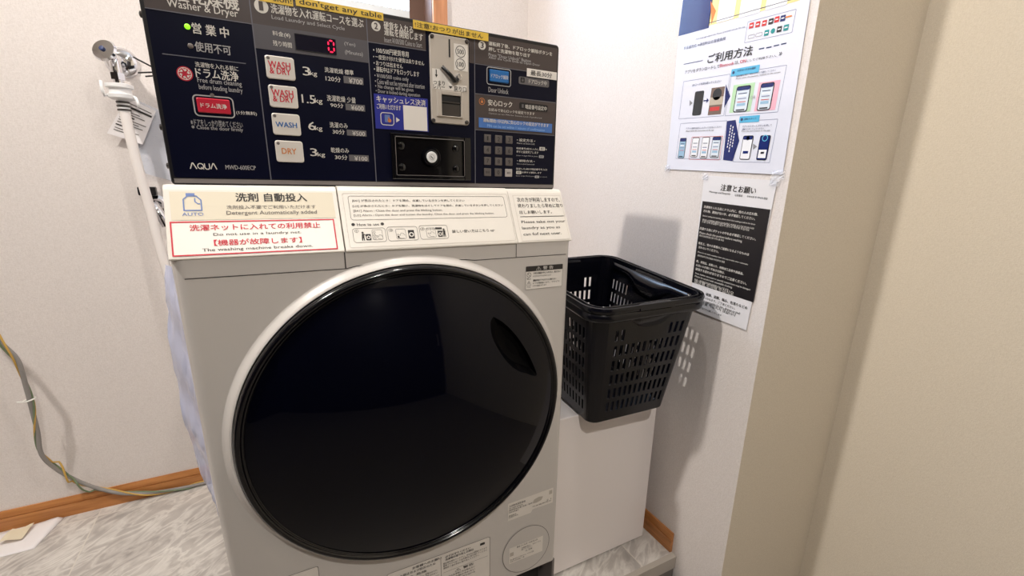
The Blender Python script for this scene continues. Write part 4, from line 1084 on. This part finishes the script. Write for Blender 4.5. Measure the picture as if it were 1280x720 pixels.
# coin acceptor
b = MB(); r = rect_of(PANEL_RECT, 'coin')[0]; b.slab(PF, rpts(*r, .006), 0, .0045, 'steel', .0012)
for u, v in PT['screw']: b.lathe([(.0034, .0045), (.0034, .0060), (.0022, .0068)], PF.p(u, v), PF.N, 'steel_dark', 16)
r = rect_of(PANEL_RECT, 'slot')[0]; b.rect(PF, *r, .0049, 'dark')
u0, v0, u1, v1 = rect_of(PANEL_RECT, 'coinlab')[0]; b.rect(PF, u0, v0, u1, v1, .0049, 'label')
for k, s in (('c500', '500'), ('c100', '100')):
    u, v = PT[k]; b.ring(PF, u, v, .0084, .0009, .0053, 'k', 32); b.text(PF, s, u - .0058, v - .0036, u + .0058, v + .0036, .0053, 'k')
b.poly(PF, PT['labpoly'], .0049, 'label')
for k in ('つまり', 'レバー', '戻り口'): stext(b, k, .0053)
u, v = PT['tri']; b.poly(PF, [(u, v - .0026), (u + .0035, v + .0014), (u - .0035, v + .0014)], .0053, 'k')
(u, v), (u2, v2) = PT['arrow']; b.rect(PF, u - .0008, v2 + .003, u + .0008, v, .0053, 'k'); b.poly(PF, [(u, v2), (u + .0024, v2 + .0045), (u - .0024, v2 + .0045)], .0053, 'k')
CA = b.build('coin_acceptor', W, label='steel coin acceptor plate')
b = MB(); (u0, v0), (u1, v1) = PT['lev']
b.tube([PF.p(u0, v0, .009), PF.p(u0 + (u1 - u0) * .6, v0 + (v1 - v0) * .6, .012), PF.p(u1, v1, .010), PF.p(u1 + .005, v1 + .002, .007)], [.0028, .0033, .0042, .0045], 'black', 12); b.build('return_lever', CA, smooth=True)
b = MB(); u, v = PT['knob']; b.lathe([(.0058, .004), (.0058, .0075), (.0048, .0090), (.0030, .0095), (.0028, .0085), (.0004, .0085)], PF.p(u, v), PF.N, 'chrome', 24); b.build('lever_pivot', CA, smooth=40)
b = MB(); r = rect_of(PANEL_RECT, 'ret')[0]; h = rect_of(PANEL_RECT, 'rethole')[0]
for q in ((r[0], r[1], h[0], r[3]), (h[2], r[1], r[2], r[3]), (h[0], h[3], h[2], r[3]), (h[0], r[1], h[2], h[1])): b.slab(PF, [(q[0], q[1]), (q[2], q[1]), (q[2], q[3]), (q[0], q[3])], .0045, .0085, 'steel', .0006)
b.rect(PF, *h, .0050, 'dark'); b.rect(PF, h[0], h[3] - .012, h[2], h[3] - .010, .0066, 'steel_dark'); b.slab(PF, [(h[0] + .001, h[1] + .001), (h[2] - .001, h[1] + .001), (h[2] - .001, h[1] + .019), (h[0] + .001, h[1] + .019)], .0050, .0062, 'steel_dark', .0004)
b.build('coin_return', CA)
# lock box
b = MB(); o = rect_of(PANEL_RECT, 'lockbox')[0]; i = rect_of(PANEL_RECT, 'lockin')[0]
for q in ((o[0], o[1], i[0], o[3]), (i[2], o[1], o[2], o[3]), (i[0], i[3], i[2], o[3]), (i[0], o[1], i[2], i[1])): b.slab(PF, [(q[0], q[1]), (q[2], q[1]), (q[2], q[3]), (q[0], q[3])], 0, .0080, 'gloss', .0007)
b.rect(PF, *i, .0020, 'gloss'); b.loop(PF, rpts(i[0] + .0006, i[1] + .0006, i[2] - .0006, i[3] - .0006, .002), .0008, .0086, 'strip')
LB = b.build('lock_box', W, label='recessed black coin box door with lock')
for u, v in PT['bolts']: b = MB(); b.lathe([(.0062, .002), (.0062, .004), (.0040, .0058), (.0012, .0060)], PF.p(u, v), PF.N, 'gloss', 20); b.build('bolt', LB, smooth=40)
u, v = PT['boss']; b = MB(); b.lathe([(.0165, .002), (.0165, .0055), (.0145, .0085), (.0120, .0085), (.0100, .0060)], PF.p(u, v), PF.N, 'gloss', 36)
b.lathe([(.0092, .0050), (.0092, .0085), (.0086, .0095), (.0004, .0095)], PF.p(u, v), PF.N, 'plastic', 32); b.ring(PF, u, v, .0042, .0008, .0100, 'g', 20); b.loop(PF, [(u - .0022, v + .0016), (u + .0016, v - .0022)], .0013, .0100, 'k', closed=False); b.build('lock_cylinder', LB)
# straps behind the panel and the film still stuck to the left side
b = MB()
for z0, z1, x in ((1.152, 1.137, -.150), (1.132, 1.137, -.148), (1.128, 1.133, -.140)): b.tube([(x, .90, z0), (CPX0 - .002, .905, z1)], .0011, 'seam', 8)
b.build('strap_end', W)
b = MB(); rnd = random.Random(4); nu, nv = 7, 22; vs = []
for j in range(nv + 1):
    z = .868 - (.868 - .47) * j / nv
    wd = .012 + .020 * math.sin(math.pi * min(1, (j + 1) / nv * .95)) ** .7
    for i in range(nu + 1):
        t = i / nu; vs.append((XL + .001 - wd * t + rnd.uniform(-.0016, .0016) * t, .772 + .05 * t + .006 * math.sin(j * 1.1 + 3 * t) + rnd.uniform(-.004, .004), z))
b.add(vs, [(j * (nu + 1) + i, j * (nu + 1) + i + 1, (j + 1) * (nu + 1) + i + 1, (j + 1) * (nu + 1) + i) for j in range(nv) for i in range(nu)], 'film')
b.build('protective_film', W, smooth=True, label='bluish clear film hanging off the left side')

# ---------------------------------------------------------------- white cabinet and basket
b = MB(); b.box(.516, .805, .006, .8470, 1.30, .4580, 'cabinet')
cab = b.build('storage_cabinet', None, (.68, 1.05, 0), bevel=.0022)
tag(cab, 'plain white box cabinet standing on the tiles right of the washer, under the basket', 'cabinet')

BM = Matrix.Translation((.7070, .9038, .4692)) @ (Matrix.Rotation(math.radians(-3.70), 4, 'Z') @ Matrix.Rotation(math.radians(4.25), 4, 'X') @ Matrix.Rotation(math.radians(-1.26), 4, 'Y'))
BK = thing('shopping_basket', (.7070, .9038, .4692), 'black plastic shopping basket with slotted sides on the white cabinet', 'basket')
TX, TY, BH = .3143 / 2 - .013, .4071 / 2 - .013, .3039
BX, BY = .3143 / 2 - .0477, .4071 / 2 - .0477
NX, NY = 13, 19
def cells(n):
    m = .015; w = (1 - 2 * m) / (2 * n - 1); return [0] + [m + w * i for i in range(2 * n)] + [1]
def perim(hx, hy, r):      # list of points + tag (side, column) of the cell that follows
    out = []
    for (ax, ay), (bx, by), n, sd in (((-hx + r, -hy), (hx - r, -hy), NX, 'f'), ((hx, -hy + r), (hx, hy - r), NY, 'r'), ((hx - r, hy), (-hx + r, hy), NX, 'k'), ((-hx, hy - r), (-hx, -hy + r), NY, 'l')):
        cs = cells(n)
        for k, t in enumerate(cs): out.append((ax + (bx - ax) * t, ay + (by - ay) * t, sd, k if k < len(cs) - 1 else -1, t))
        cx, cy, a0 = {'f': (hx - r, -hy + r, -90), 'r': (hx - r, hy - r, 0), 'k': (-hx + r, hy - r, 90), 'l': (-hx + r, -hy + r, 180)}[sd]
        for i in range(1, 6): a = math.radians(a0 + 90 * i / 6); out.append((cx + r * math.cos(a), cy + r * math.sin(a), sd, -1, 0))
    return out
def lv(z): t = z / BH; return BX + (TX - BX) * t, BY + (TY - BY) * t, (.024 + .012 * t)
def bput(mb, vs, fs, m): mb.add([BM @ Vector(p) for p in vs], fs, m)
zl = [0.004, .030]
for k in range(6): zl += [.030 + .0375 * k + .0265, .030 + .0375 * k + .0375]
zl = zl[:-1] + [.258, .280, .300]
b = MB(); vs = []; PN = None
for z in [0.0] + zl:
    hx, hy, r = lv(max(z, .001))
    if z == 0.0: hx -= .004; hy -= .004
    P = perim(hx, hy, r); PN = P
    sl_ = .0
    vs += [(p[0], p[1], z) for p in P]
n = len(PN); fs = []; zz = [0.0] + zl
for k in range(len(zz) - 1):
    for i in range(n):
        sd, c = PN[i][2], PN[i][3]; j = (i + 1) % n
        hole = c > 0 and c % 2 == 1 and k >= 2 and k % 2 == 0 and zz[k + 1] <= .248
        if hole and sd in 'fk' and PN[i][4] < .07: hole = False
        if hole and zz[k] > .20 and .22 < PN[i][4] < .74: hole = False
        if not hole: fs.append((k * n + i, k * n + j, (k + 1) * n + j, (k + 1) * n + i))
fs.append(tuple(reversed(range(n))))
bput(b, vs, fs, 'basket')
# low runners under the floor of the basket
bk = b.build('body', BK)
so = bk.modifiers.new('wall', 'SOLIDIFY'); so.thickness = .0028; so.offset = -1
b = MB()
def ringloft(mb, prof, m, closed=True):
    vs = []
    for off, z in prof:
        P = perim(TX + off, TY + off, max(.012, .036 + off)); vs += [(p[0], p[1], z) for p in P]
    n = len(P); k = len(prof); fs = [(a * n + i, a * n + (i + 1) % n, ((a + 1) % k) * n + (i + 1) % n, ((a + 1) % k) * n + i) for a in range(k if closed else k - 1) for i in range(n)]
    bput(mb, vs, fs, m)
ringloft(b, [(.0005, .274), (.006, .270), (.0115, .274), (.0130, .281), (.0115, .286), (.0095, .289), (.0130, .292), (.0138, .2985), (.0115, .3030), (.0085, .3035), (.0065, .3000), (.0062, .2900), (.0015, .2900), (.0012, .3010), (-.0005, .3035), (-.0030, .3030), (-.0038, .2990), (-.0032, .280)], 'basket')
b.build('rim', BK, smooth=50)
def skirt(side, off, depth, lo, name, mm=28):
    b = MB(); vs = []; half = (TX if side in 'fk' else TY) - .036
    for i in range(mm + 1):
        t = -1 + 2 * i / mm; bump = math.exp(-(t / .42) ** 4)
        z1 = lo - depth * bump
        for z in (.292, (z1 + .292) / 2, z1):
            hx, hy, _ = lv(z); q = {'f': (t * half, -hy - off), 'k': (-t * half, hy + off), 'r': (hx + off, t * half), 'l': (-hx - off, -t * half)}[side]
            vs.append((q[0], q[1], z))
    bput(b, vs, [(3 * i + a, 3 * i + a + 1, 3 * i + 4 + a, 3 * i + 3 + a) for i in range(mm) for a in (0, 1)], 'basket')
    o = b.build(name, BK, smooth=True); s = o.modifiers.new('thick', 'SOLIDIFY'); s.thickness = .0022; s.offset = 0
for sd in 'rl': skirt(sd, -.0062, .036, .272, 'inner_skirt')
for sd in 'f': skirt(sd, .0035, .022, .268, 'outer_skirt')
for sd in 'rlfk':
    b = MB(); hx, hy = TX, TY; L = .055 if sd in 'rl' else .045
    c = {'r': (hx + .0050, 0), 'l': (-hx - .0050, 0), 'f': (0, -hy - .0050), 'k': (0, hy + .0050)}[sd]
    vs = []; ang = [math.radians(30 * i) for i in range(7)]
    for i in range(13):
        t = -1 + i / 6; e = (1 - abs(t) ** 6)
        for a in ang:
            x = .0105 * math.cos(a) * (1 if sd in 'rl' else 1); z = .2915 + (.0128 * math.sin(a)) * (.75 + .25 * e)
            vs.append((c[0] + x, c[1] + t * L, z) if sd in 'rl' else (c[0] + t * L, c[1] + x, z))
    m = 7; f = [(i * m + a, i * m + a + 1, (i + 1) * m + a + 1, (i + 1) * m + a) for i in range(12) for a in range(6)] + [tuple(range(m)), tuple(range(12 * m, 13 * m))]
    bput(b, vs, f, 'basket'); b.build('grip', BK, smooth=50)

# ---------------------------------------------------------------- notices on the right wall
def wall_frame(ou, ov, ang, off):
    ca, sa = math.cos(ang), math.sin(ang)
    return Frame((.885 - off, -ou, ov), (0, -ca, sa), (0, sa, ca))
P1 = wall_frame(-.89399, 1.03188, -math.radians(2.1953), .0022)
b = MB(); q = [(-.0005, -.0015), (.3105, -.0015), (.2900, .420), (-.0225, .420)]; n = 10; vs = []; rnd = random.Random(2)
for j in range(n + 1):
    for i in range(n + 1):
        s, t = i / n, j / n
        u = (q[0][0] * (1 - s) + q[1][0] * s) * (1 - t) + (q[3][0] * (1 - s) + q[2][0] * s) * t; v = (q[0][1] * (1 - s) + q[1][1] * s) * (1 - t) + (q[3][1] * (1 - s) + q[2][1] * s) * t
        vs.append(P1.p(u, v, 0))
b.add(vs, [(j * (n + 1) + i, j * (n + 1) + i + 1, (j + 1) * (n + 1) + i + 1, (j + 1) * (n + 1) + i) for j in range(n) for i in range(n)], 'poster')
d1, d2, d3, d4 = .0003, .0006, .0009, .0012
pr = lambda k: rect_of(POSTER_RECT, k)
b.rect(P1, -.0165, pr('navy')[0][1], .0720, .4150, d1, 'p_navy'); b.rect(P1, .0700, pr('yellow')[0][1] + .002, .2760, .4150, d1, 'p_yellow')
PP = {}
for p in POSTER_POLY: PP.setdefault(p[0], []).append(p[1:])
b.poly(P1, PP['orange'][0], d2, 'p_orange')
b.loop(P1, [(.0700, .3065), (.2760, .3065)], .0012, d2, 'n', closed=False)
for r in pr('qr'):
    b.rr(P1, r[0], r[1], r[2], max(r[3], r[1] + .050), .003, d2, 'p_white'); b.rect(P1, r[0] + .004, r[1] + .052, r[2] - .004, r[1] + .058, d2, 'k')
def box(r, m='p_line', w=.0009, d=d1): b.loop(P1, rpts(*r, .0008), w, d, m)
for k in ('logos', 'boxA', 'boxB', 'boxC', 'boxD'): box(pr(k)[0])
box(pr('redbox')[0], 'p_red', .0008)
LG = dict(red='p_red', black='k', navy='p_navy', orange='p_orange', white='p_white', teal='p_teal', green='p_teal')
for r in POSTER_RECT:
    if r[0] == 'logo':
        u, v = (r[1] + r[3]) / 2, (r[2] + r[4]) / 2
        if r[5] == 'white': b.loop(P1, rpts(u - .007, v - .003, u + .007, v + .003, .0015), .0006, d2, 's')
        elif r[5] in ('green',): b.disc(P1, u, v, .0045, d2, LG[r[5]], 16)
        elif r[5] in ('orange',): b.rect(P1, u - .006, v - .0012, u + .006, v + .0012, d2, LG[r[5]])
        else: b.rr(P1, u - .0050, v - .0050, u + .0050, v + .0050, .001, d2, LG[r[5]]); b.rect(P1, u - .003, v - .001, u + .003, v + .001, d3, 'p_white')
    if r[0] == 'dash': b.rect(P1, r[1], r[2] if r[4] - r[2] > .0015 else r[2] - .0008, r[3], r[4] if r[4] - r[2] > .0015 else r[4] + .0008, d1, 'n')
b.poly(P1, PP['arrowA'][0], d1, 'p_navy'); b.poly(P1, PP['penta'][0], d1, 'p_navy')
(u0, v0), (u1, v1) = PP['arr'][0]; b.rect(P1, u0, v0 - .0012, u1 - .004, v0 + .0012, d2, 'p_navy'); b.poly(P1, [(u1 - .005, v1 - .005), (u1 + .001, v1), (u1 - .005, v1 + .005)], d2, 'p_navy')
for t in PP['tri']: b.poly(P1, t, d2, 'p_arrow')
b.rect(P1, *pr('green')[0], d1, 'p_green'); b.rect(P1, *pr('pink')[0], d1, 'p_pink')
def phone(r, top=True, body='p_screen', bars=True):
    u0, v0, u1, v1 = r; w = u1 - u0; h = v1 - v0
    b.rr(P1, u0, v0, u1, v1, w * .14, d2, 'p_dark'); k = w * .06; b.rr(P1, u0 + k, v0 + k, u1 - k, v1 - k, w * .10, d3, body)
    if top: b.rr(P1, u0 + k, v1 - h * .17, u1 - k, v1 - k, w * .08, d4, 'p_navy')
    if bars:
        for f, hh, m in ((.70, .03, 'n'), (.60, .05, 'p_white'), (.50, .04, 'p_line'), (.38, .025, 'p_red'), (.24, .10, 'p_blue'), (.06, .05, 'k')): b.rect(P1, u0 + w * .2, v0 + h * f, u1 - w * .2, v0 + h * (f + hh), d4, m)
phone(pr('phg')[0]); phone(pr('php')[0]); phone(pr('ph2')[0], False, 'p_white'); phone(pr('ph3')[0]); phone(pr('ph1')[0], False, 'p_white'); phone(pr('phc')[0], True, 'p_blue')
phone(pr('phd')[0], False, 'p_dark', False)
r = pr('ph4')[0]; phone(r, True, 'p_white', False); b.disc(P1, (r[0] + r[2]) / 2, r[1] + .042, .004, d4, 'n', 14); b.rect(P1, r[0] + .006, r[1] + .012, r[2] - .006, r[1] + .017, d4, 'p_navy')
r = pr('ph5')[0]; phone(r, False, 'p_navy', False); b.rect(P1, r[0] + .003, r[1] + .004, r[2] - .003, r[1] + .020, d4, 'p_white'); b.ring(P1, (r[0] + r[2]) / 2, r[1] + .042, .0055, .0014, d4, 'p_sky', 18); b.rect(P1, r[0] + .008, r[1] + .012, r[2] - .008, r[1] + .016, d4, 'p_navy')
r = pr('photo')[0]; b.rect(P1, *r, d1, 'p_photo'); b.rect(P1, r[0], r[1] + .020, r[2], r[1] + .036, d2, 'p_photo2'); b.disc(P1, (r[0] + r[2]) / 2, r[3] - .014, .012, d2, 'p_dark', 20); b.rect(P1, r[0] + .004, r[1] + .008, r[2] - .006, r[1] + .016, d2, 'p_red')
for k in ('tag', 'tag2'):
    r = pr(k)[0]; b.rr(P1, r[0], r[1], r[2], r[3], .001, d2, 'p_sky'); b.disc(P1, r[0] + .006, (r[1] + r[3]) / 2, .003, d3, 'n', 12)
for t in POSTER_TEXT: b.text(P1, t[0], t[1], t[2], t[3], max(t[4], t[2] + .0035), d3, t[5], len(t) > 6, uni=t[0] != 'ご利用方法')
for u, v, s in ((.172, .095, 8), (.178, .092, 9), (.184, .078, 5)):
    for i in range(s): b.rect(P1, u - .0010, v - .006 * i - .004, u + .0010, v - .006 * i, d2, 'p_white')
po = b.build('instruction_poster', None, tuple(P1.p(.15, .2, 0)))
tag(po, 'large white laminated poster with phones and arrows on the right wall', 'poster')
def tape(fr, u, v, w, h, parent, d=.0016):
    b = MB(); rnd = random.Random(int(u * 1e4)); n = 5; vs = []
    for j in range(n + 1):
        for i in range(n + 1): vs.append(fr.p(u + w * i / n, v + h * j / n, d + rnd.uniform(0, .0022)))
    b.add(vs, [(j * (n + 1) + i, j * (n + 1) + i + 1, (j + 1) * (n + 1) + i + 1, (j + 1) * (n + 1) + i) for j in range(n) for i in range(n)], 'tape'); return b.build('clear_tape', parent)
bpy.context.view_layer.update()
tape(P1, -.004, -.006, .018, .014, po); tape(P1, .290, -.010, .026, .016, po)
P2 = wall_frame(-.77415, 1.01663, -math.radians(3.0335), .0022)
b = MB(); b.poly(P2, [(.022, -.3160), (.1836, -.3160), (.1820, 0), (0, 0)], 0, 'notice')
r = [p for p in NOTICE_RECT[0][1:]]; b.poly(P2, [r[3], r[2], r[1], r[0]], d1, 'notice_black')
for t in NOTICE_TEXT: b.text(P2, t[0], t[1], t[2], t[3], max(t[4], t[2] + .003), d2, t[5], len(t) > 6, uni=True)
no = b.build('notice_sheet', None, tuple(P2.p(.09, -.15, 0))); tag(no, 'narrow white notice with a large black text block below the poster', 'notice')
bpy.context.view_layer.update()
tape(P2, -.004, -.010, .018, .014, no); tape(P2, .168, -.010, .020, .014, no)

# ---------------------------------------------------------------- tap, hose, tag and valve on the back wall
TP = thing('water_tap', (-.300, 1.655, 1.262), 'chrome water tap on the back wall above the white hose', 'tap')
b = MB(); b.lathe([(.036, 0), (.036, .003), (.030, .010), (.020, .015), (.012, .016)], (-.300, 1.655, 1.262), (0, -1, 0), 'chrome', 36); b.build('escutcheon', TP, smooth=50)
b = MB(); b.tube(spline([(-.300, 1.645, 1.262), (-.302, 1.615, 1.262), (-.304, 1.598, 1.255), (-.304, 1.594, 1.232), (-.304, 1.594, 1.205)], 5), .0115, 'chrome', 16); b.lathe([(.0155, 0), (.0155, .016)], (-.304, 1.594, 1.212), (0, 0, 1), 'chrome', 6); b.build('spout', TP, smooth=40)
b = MB(); b.lathe([(.008, 0), (.008, .022), (.010, .024)], (-.304, 1.598, 1.262), (-.25, -.9, .18), 'chrome', 20); b.lathe([(.007, .024), (.024, .026), (.027, .030), (.024, .035), (.006, .037)], (-.304, 1.598, 1.262), (-.35, -.85, .35), 'chrome', 28)
b.lathe([(.0055, .037), (.0055, .041), (.003, .042)], (-.304, 1.598, 1.262), (-.35, -.85, .35), 'n', 16); b.build('handle', TP, smooth=50)
HZ = thing('supply_hose', (-.304, 1.594, 1.17), 'white water supply hose hanging from the chrome tap, left of the control panel', 'hose')
b = MB(); b.lathe([(.020, 0), (.026, .004), (.027, .012), (.023, .014), (.022, .026), (.028, .028), (.028, .036), (.018, .038)], (-.304, 1.594, 1.166), (0, 0, 1), 'plastic', 32); b.build('coupling', HZ, smooth=40)
for sx, dx, z0 in ((-1, .030, 1.205), (1, .030, 1.176)):
    b = MB(); x = -.304 + sx * dx; b.tube([(-.304 + sx * .024, 1.588, 1.176), (x, 1.584, 1.172), (x + sx * .003, 1.582, 1.160 if sx > 0 else 1.185), (x + sx * .002, 1.583, 1.150 if sx > 0 else 1.206)], .0035, 'plastic', 8); b.build('release_clip', HZ, smooth=True)
b = MB(); b.lathe([(.0125, 0), (.0125, .028)], (-.3035, 1.594, 1.138), (0, 0, 1), 'plastic', 20)
for z in (1.140, 1.149, 1.158): b.lathe([(.0130, 0), (.0142, .001), (.0142, .004), (.0130, .005)], (-.3035, 1.594, z), (0, 0, 1), 'steel_dark', 24)
b.build('clamp', HZ, smooth=40)
b = MB(); b.tube(spline([(-.3035, 1.594, 1.150), (-.302, 1.592, 1.09), (-.297, 1.588, 1.00), (-.288, 1.582, .90), (-.281, 1.572, .80), (-.268, 1.560, .70), (-.240, 1.545, .58), (-.18, 1.50, .45), (-.10, 1.42, .36), (-.05, 1.34, .34)], 6), .0115, 'hose', 16); b.build('hose', HZ, smooth=True)
b = MB(); TL, TR, BR_, BL = (-.300, 1.634, 1.178), (-.246, 1.638, 1.149), (-.287, 1.636, 1.063), (-.356, 1.634, 1.087)
b.add([BL, BR_, TR, TL], [(0, 1, 2, 3)], 'paper')
def bil(s, t, dy=-.0008): return tuple((BL[k] * (1 - s) + BR_[k] * s) * (1 - t) + (TL[k] * (1 - s) + TR[k] * s) * t + (dy if k == 1 else 0) for k in range(3))
for t, s0, s1, h, m in ((.88, .1, .9, .02, 's'), (.78, .08, .95, .05, 'k'), (.68, .08, .6, .02, 's'), (.62, .08, .8, .02, 's'), (.55, .08, .5, .03, 'k'), (.48, .08, .9, .02, 's'), (.42, .08, .7, .02, 's'), (.36, .08, .85, .02, 's'), (.28, .08, .55, .03, 'k'), (.20, .1, .8, .02, 's'), (.14, .1, .7, .02, 's')):
    b.add([bil(s0, t), bil(s1, t), bil(s1, t + h), bil(s0, t + h)], [(0, 1, 2, 3)], m)
TG = b.build('instruction_tag', None, TL); tag(TG, 'white printed paper tag in a clear sleeve hanging behind the white hose', 'tag')
bpy.context.view_layer.update()
b = MB(); rnd = random.Random(9); vs = []
for j in range(8):
    for i in range(6): s, t = i / 5, j / 7; vs.append((-.306 + .075 * s + .030 * (1 - t) * s - .010 * (1 - t), 1.646 + rnd.uniform(-.004, .004), 1.185 - .19 * (1 - t) - .035 * s))
b.add(vs, [(j * 6 + i, j * 6 + i + 1, (j + 1) * 6 + i + 1, (j + 1) * 6 + i) for j in range(7) for i in range(5)], 'sleeve'); b.build('clear_sleeve', TG, smooth=True)
WV = thing('wall_valve', (-.285, 1.655, .92), 'small chrome drain fitting with black clip on the wall behind the hose', 'valve')
b = MB(); b.lathe([(.026, 0), (.026, .004), (.018, .010), (.016, .030)], (-.283, 1.655, .905), (0, -1, 0), 'chrome', 28); b.tube(spline([(-.283, 1.632, .905), (-.283, 1.608, .903), (-.272, 1.598, .880), (-.262, 1.598, .850)], 5), .013, 'chrome', 14); b.build('elbow', WV, smooth=40)
b = MB(); b.box(-.316, 1.626, .930, -.276, 1.648, .953, 'black'); b.build('clip', WV, bevel=.003)

# ---------------------------------------------------------------- cables and packet on the left
CB = thing('cable_bundle', (-.62, 1.60, .02), 'grey cable twisted with green and yellow wires against the back wall', 'cable')
WP = [(-.72, 1.54, .86), (-.68, 1.545, .74), (-.6413, 1.55, .6397), (-.6276, 1.555, .5806), (-.6086, 1.56, .5266), (-.6115, 1.57, .4455), (-.6167, 1.58, .3798), (-.6225, 1.59, .3093), (-.6314, 1.60, .2369), (-.6200, 1.622, .1740), (-.5890, 1.632, .1195), (-.5530, 1.638, .0770), (-.4990, 1.637, .0400), (-.4320, 1.638, .0180), (-.3470, 1.640, .0080), (-.2800, 1.640, .0070), (-.10, 1.636, .0070)]
SP = spline(WP, 8)
b = MB(); b.tube(SP, .0052, 'wire_grey', 12); b.build('power_cable', CB, smooth=True)
def helix(ph, rate, amp, ex=None):
    out = []
    for i, p in enumerate(SP):
        t = (SP[min(i + 1, len(SP) - 1)] - SP[max(i - 1, 0)]).normalized(); e = t.cross(Vector((0, 1, 0))).normalized(); g = t.cross(e)
        a = ph + rate * i; k = amp + (ex(i) if ex else 0); q = p + e * k * math.cos(a) + g * k * math.sin(a); q.z = max(q.z, .0035); out.append(q)
    return out
b = MB(); b.tube(helix(.4, .26, .0065, lambda i: .010 if 70 <= i <= 78 else 0), .0023, 'wire_yellow', 8); b.build('earth_wire', CB, smooth=True, label='yellow wire')
b = MB(); b.tube(helix(2.6, .22, .0062, lambda i: .009 if 80 <= i <= 87 else 0), .0023, 'wire_green', 8); b.build('earth_wire', CB, smooth=True, label='green wire')
b = MB(); c = Vector((-.6142, 1.576, .410)); b.tube([c + Vector((.0115 * math.cos(a), .0115 * math.sin(a), .003 * math.cos(a))) for a in [math.radians(20 * i) for i in range(19)]], .0020, 'tie', 8); b.tube([c + Vector((-.011, -.004, -.002)), c + Vector((-.022, -.008, .000))], .0022, 'tie', 8); b.build('cable_tie', CB, smooth=True)
b = MB(); rnd = random.Random(7)
out = [(-.84, 1.525), (-.735, 1.5235), (-.668, 1.525), (-.648, 1.580), (-.640, 1.640), (-.70, 1.643), (-.84, 1.643)]
nx, ny = 16, 12; vs = []
for j in range(ny + 1):
    t = j / ny; xr = -.668 + .028 * t
    for i in range(nx + 1):
        s = i / nx; x = -.84 + (xr + .84) * s; y = 1.5235 + .1195 * t - .006 * math.sin(3 * s) * t
        z = .0025 + .006 * (math.sin(6 * s + 2 * t) * .5 + .5) * (0.2 + t * .8) + rnd.uniform(0, .0012)
        if j == 0 or i == nx: z = .0015
        vs.append((x, y, z))
b.add(vs, [(j * (nx + 1) + i, j * (nx + 1) + i + 1, (j + 1) * (nx + 1) + i + 1, (j + 1) * (nx + 1) + i) for j in range(ny) for i in range(nx)], 'paper')
PK = b.build('paper_packet', None, (-.74, 1.58, 0), smooth=True); tag(PK, 'white paper packet lying on the floor by the left baseboard', 'packet')
so = PK.modifiers.new('thick', 'SOLIDIFY'); so.thickness = .0012
bpy.context.view_layer.update()
b = MB(); vs = []
for j in range(7):
    for i in range(7): s, t = i / 6, j / 6; vs.append((-.752 + .046 * s + .01 * t, 1.572 + .055 * t, .0135 + .004 * math.sin(5 * s + 3 * t)))
b.add(vs, [(j * 7 + i, j * 7 + i + 1, (j + 1) * 7 + i + 1, (j + 1) * 7 + i) for j in range(6) for i in range(6)], 'packet_yellow'); b.build('screw_bag', PK, smooth=True, label='pale yellow patch')
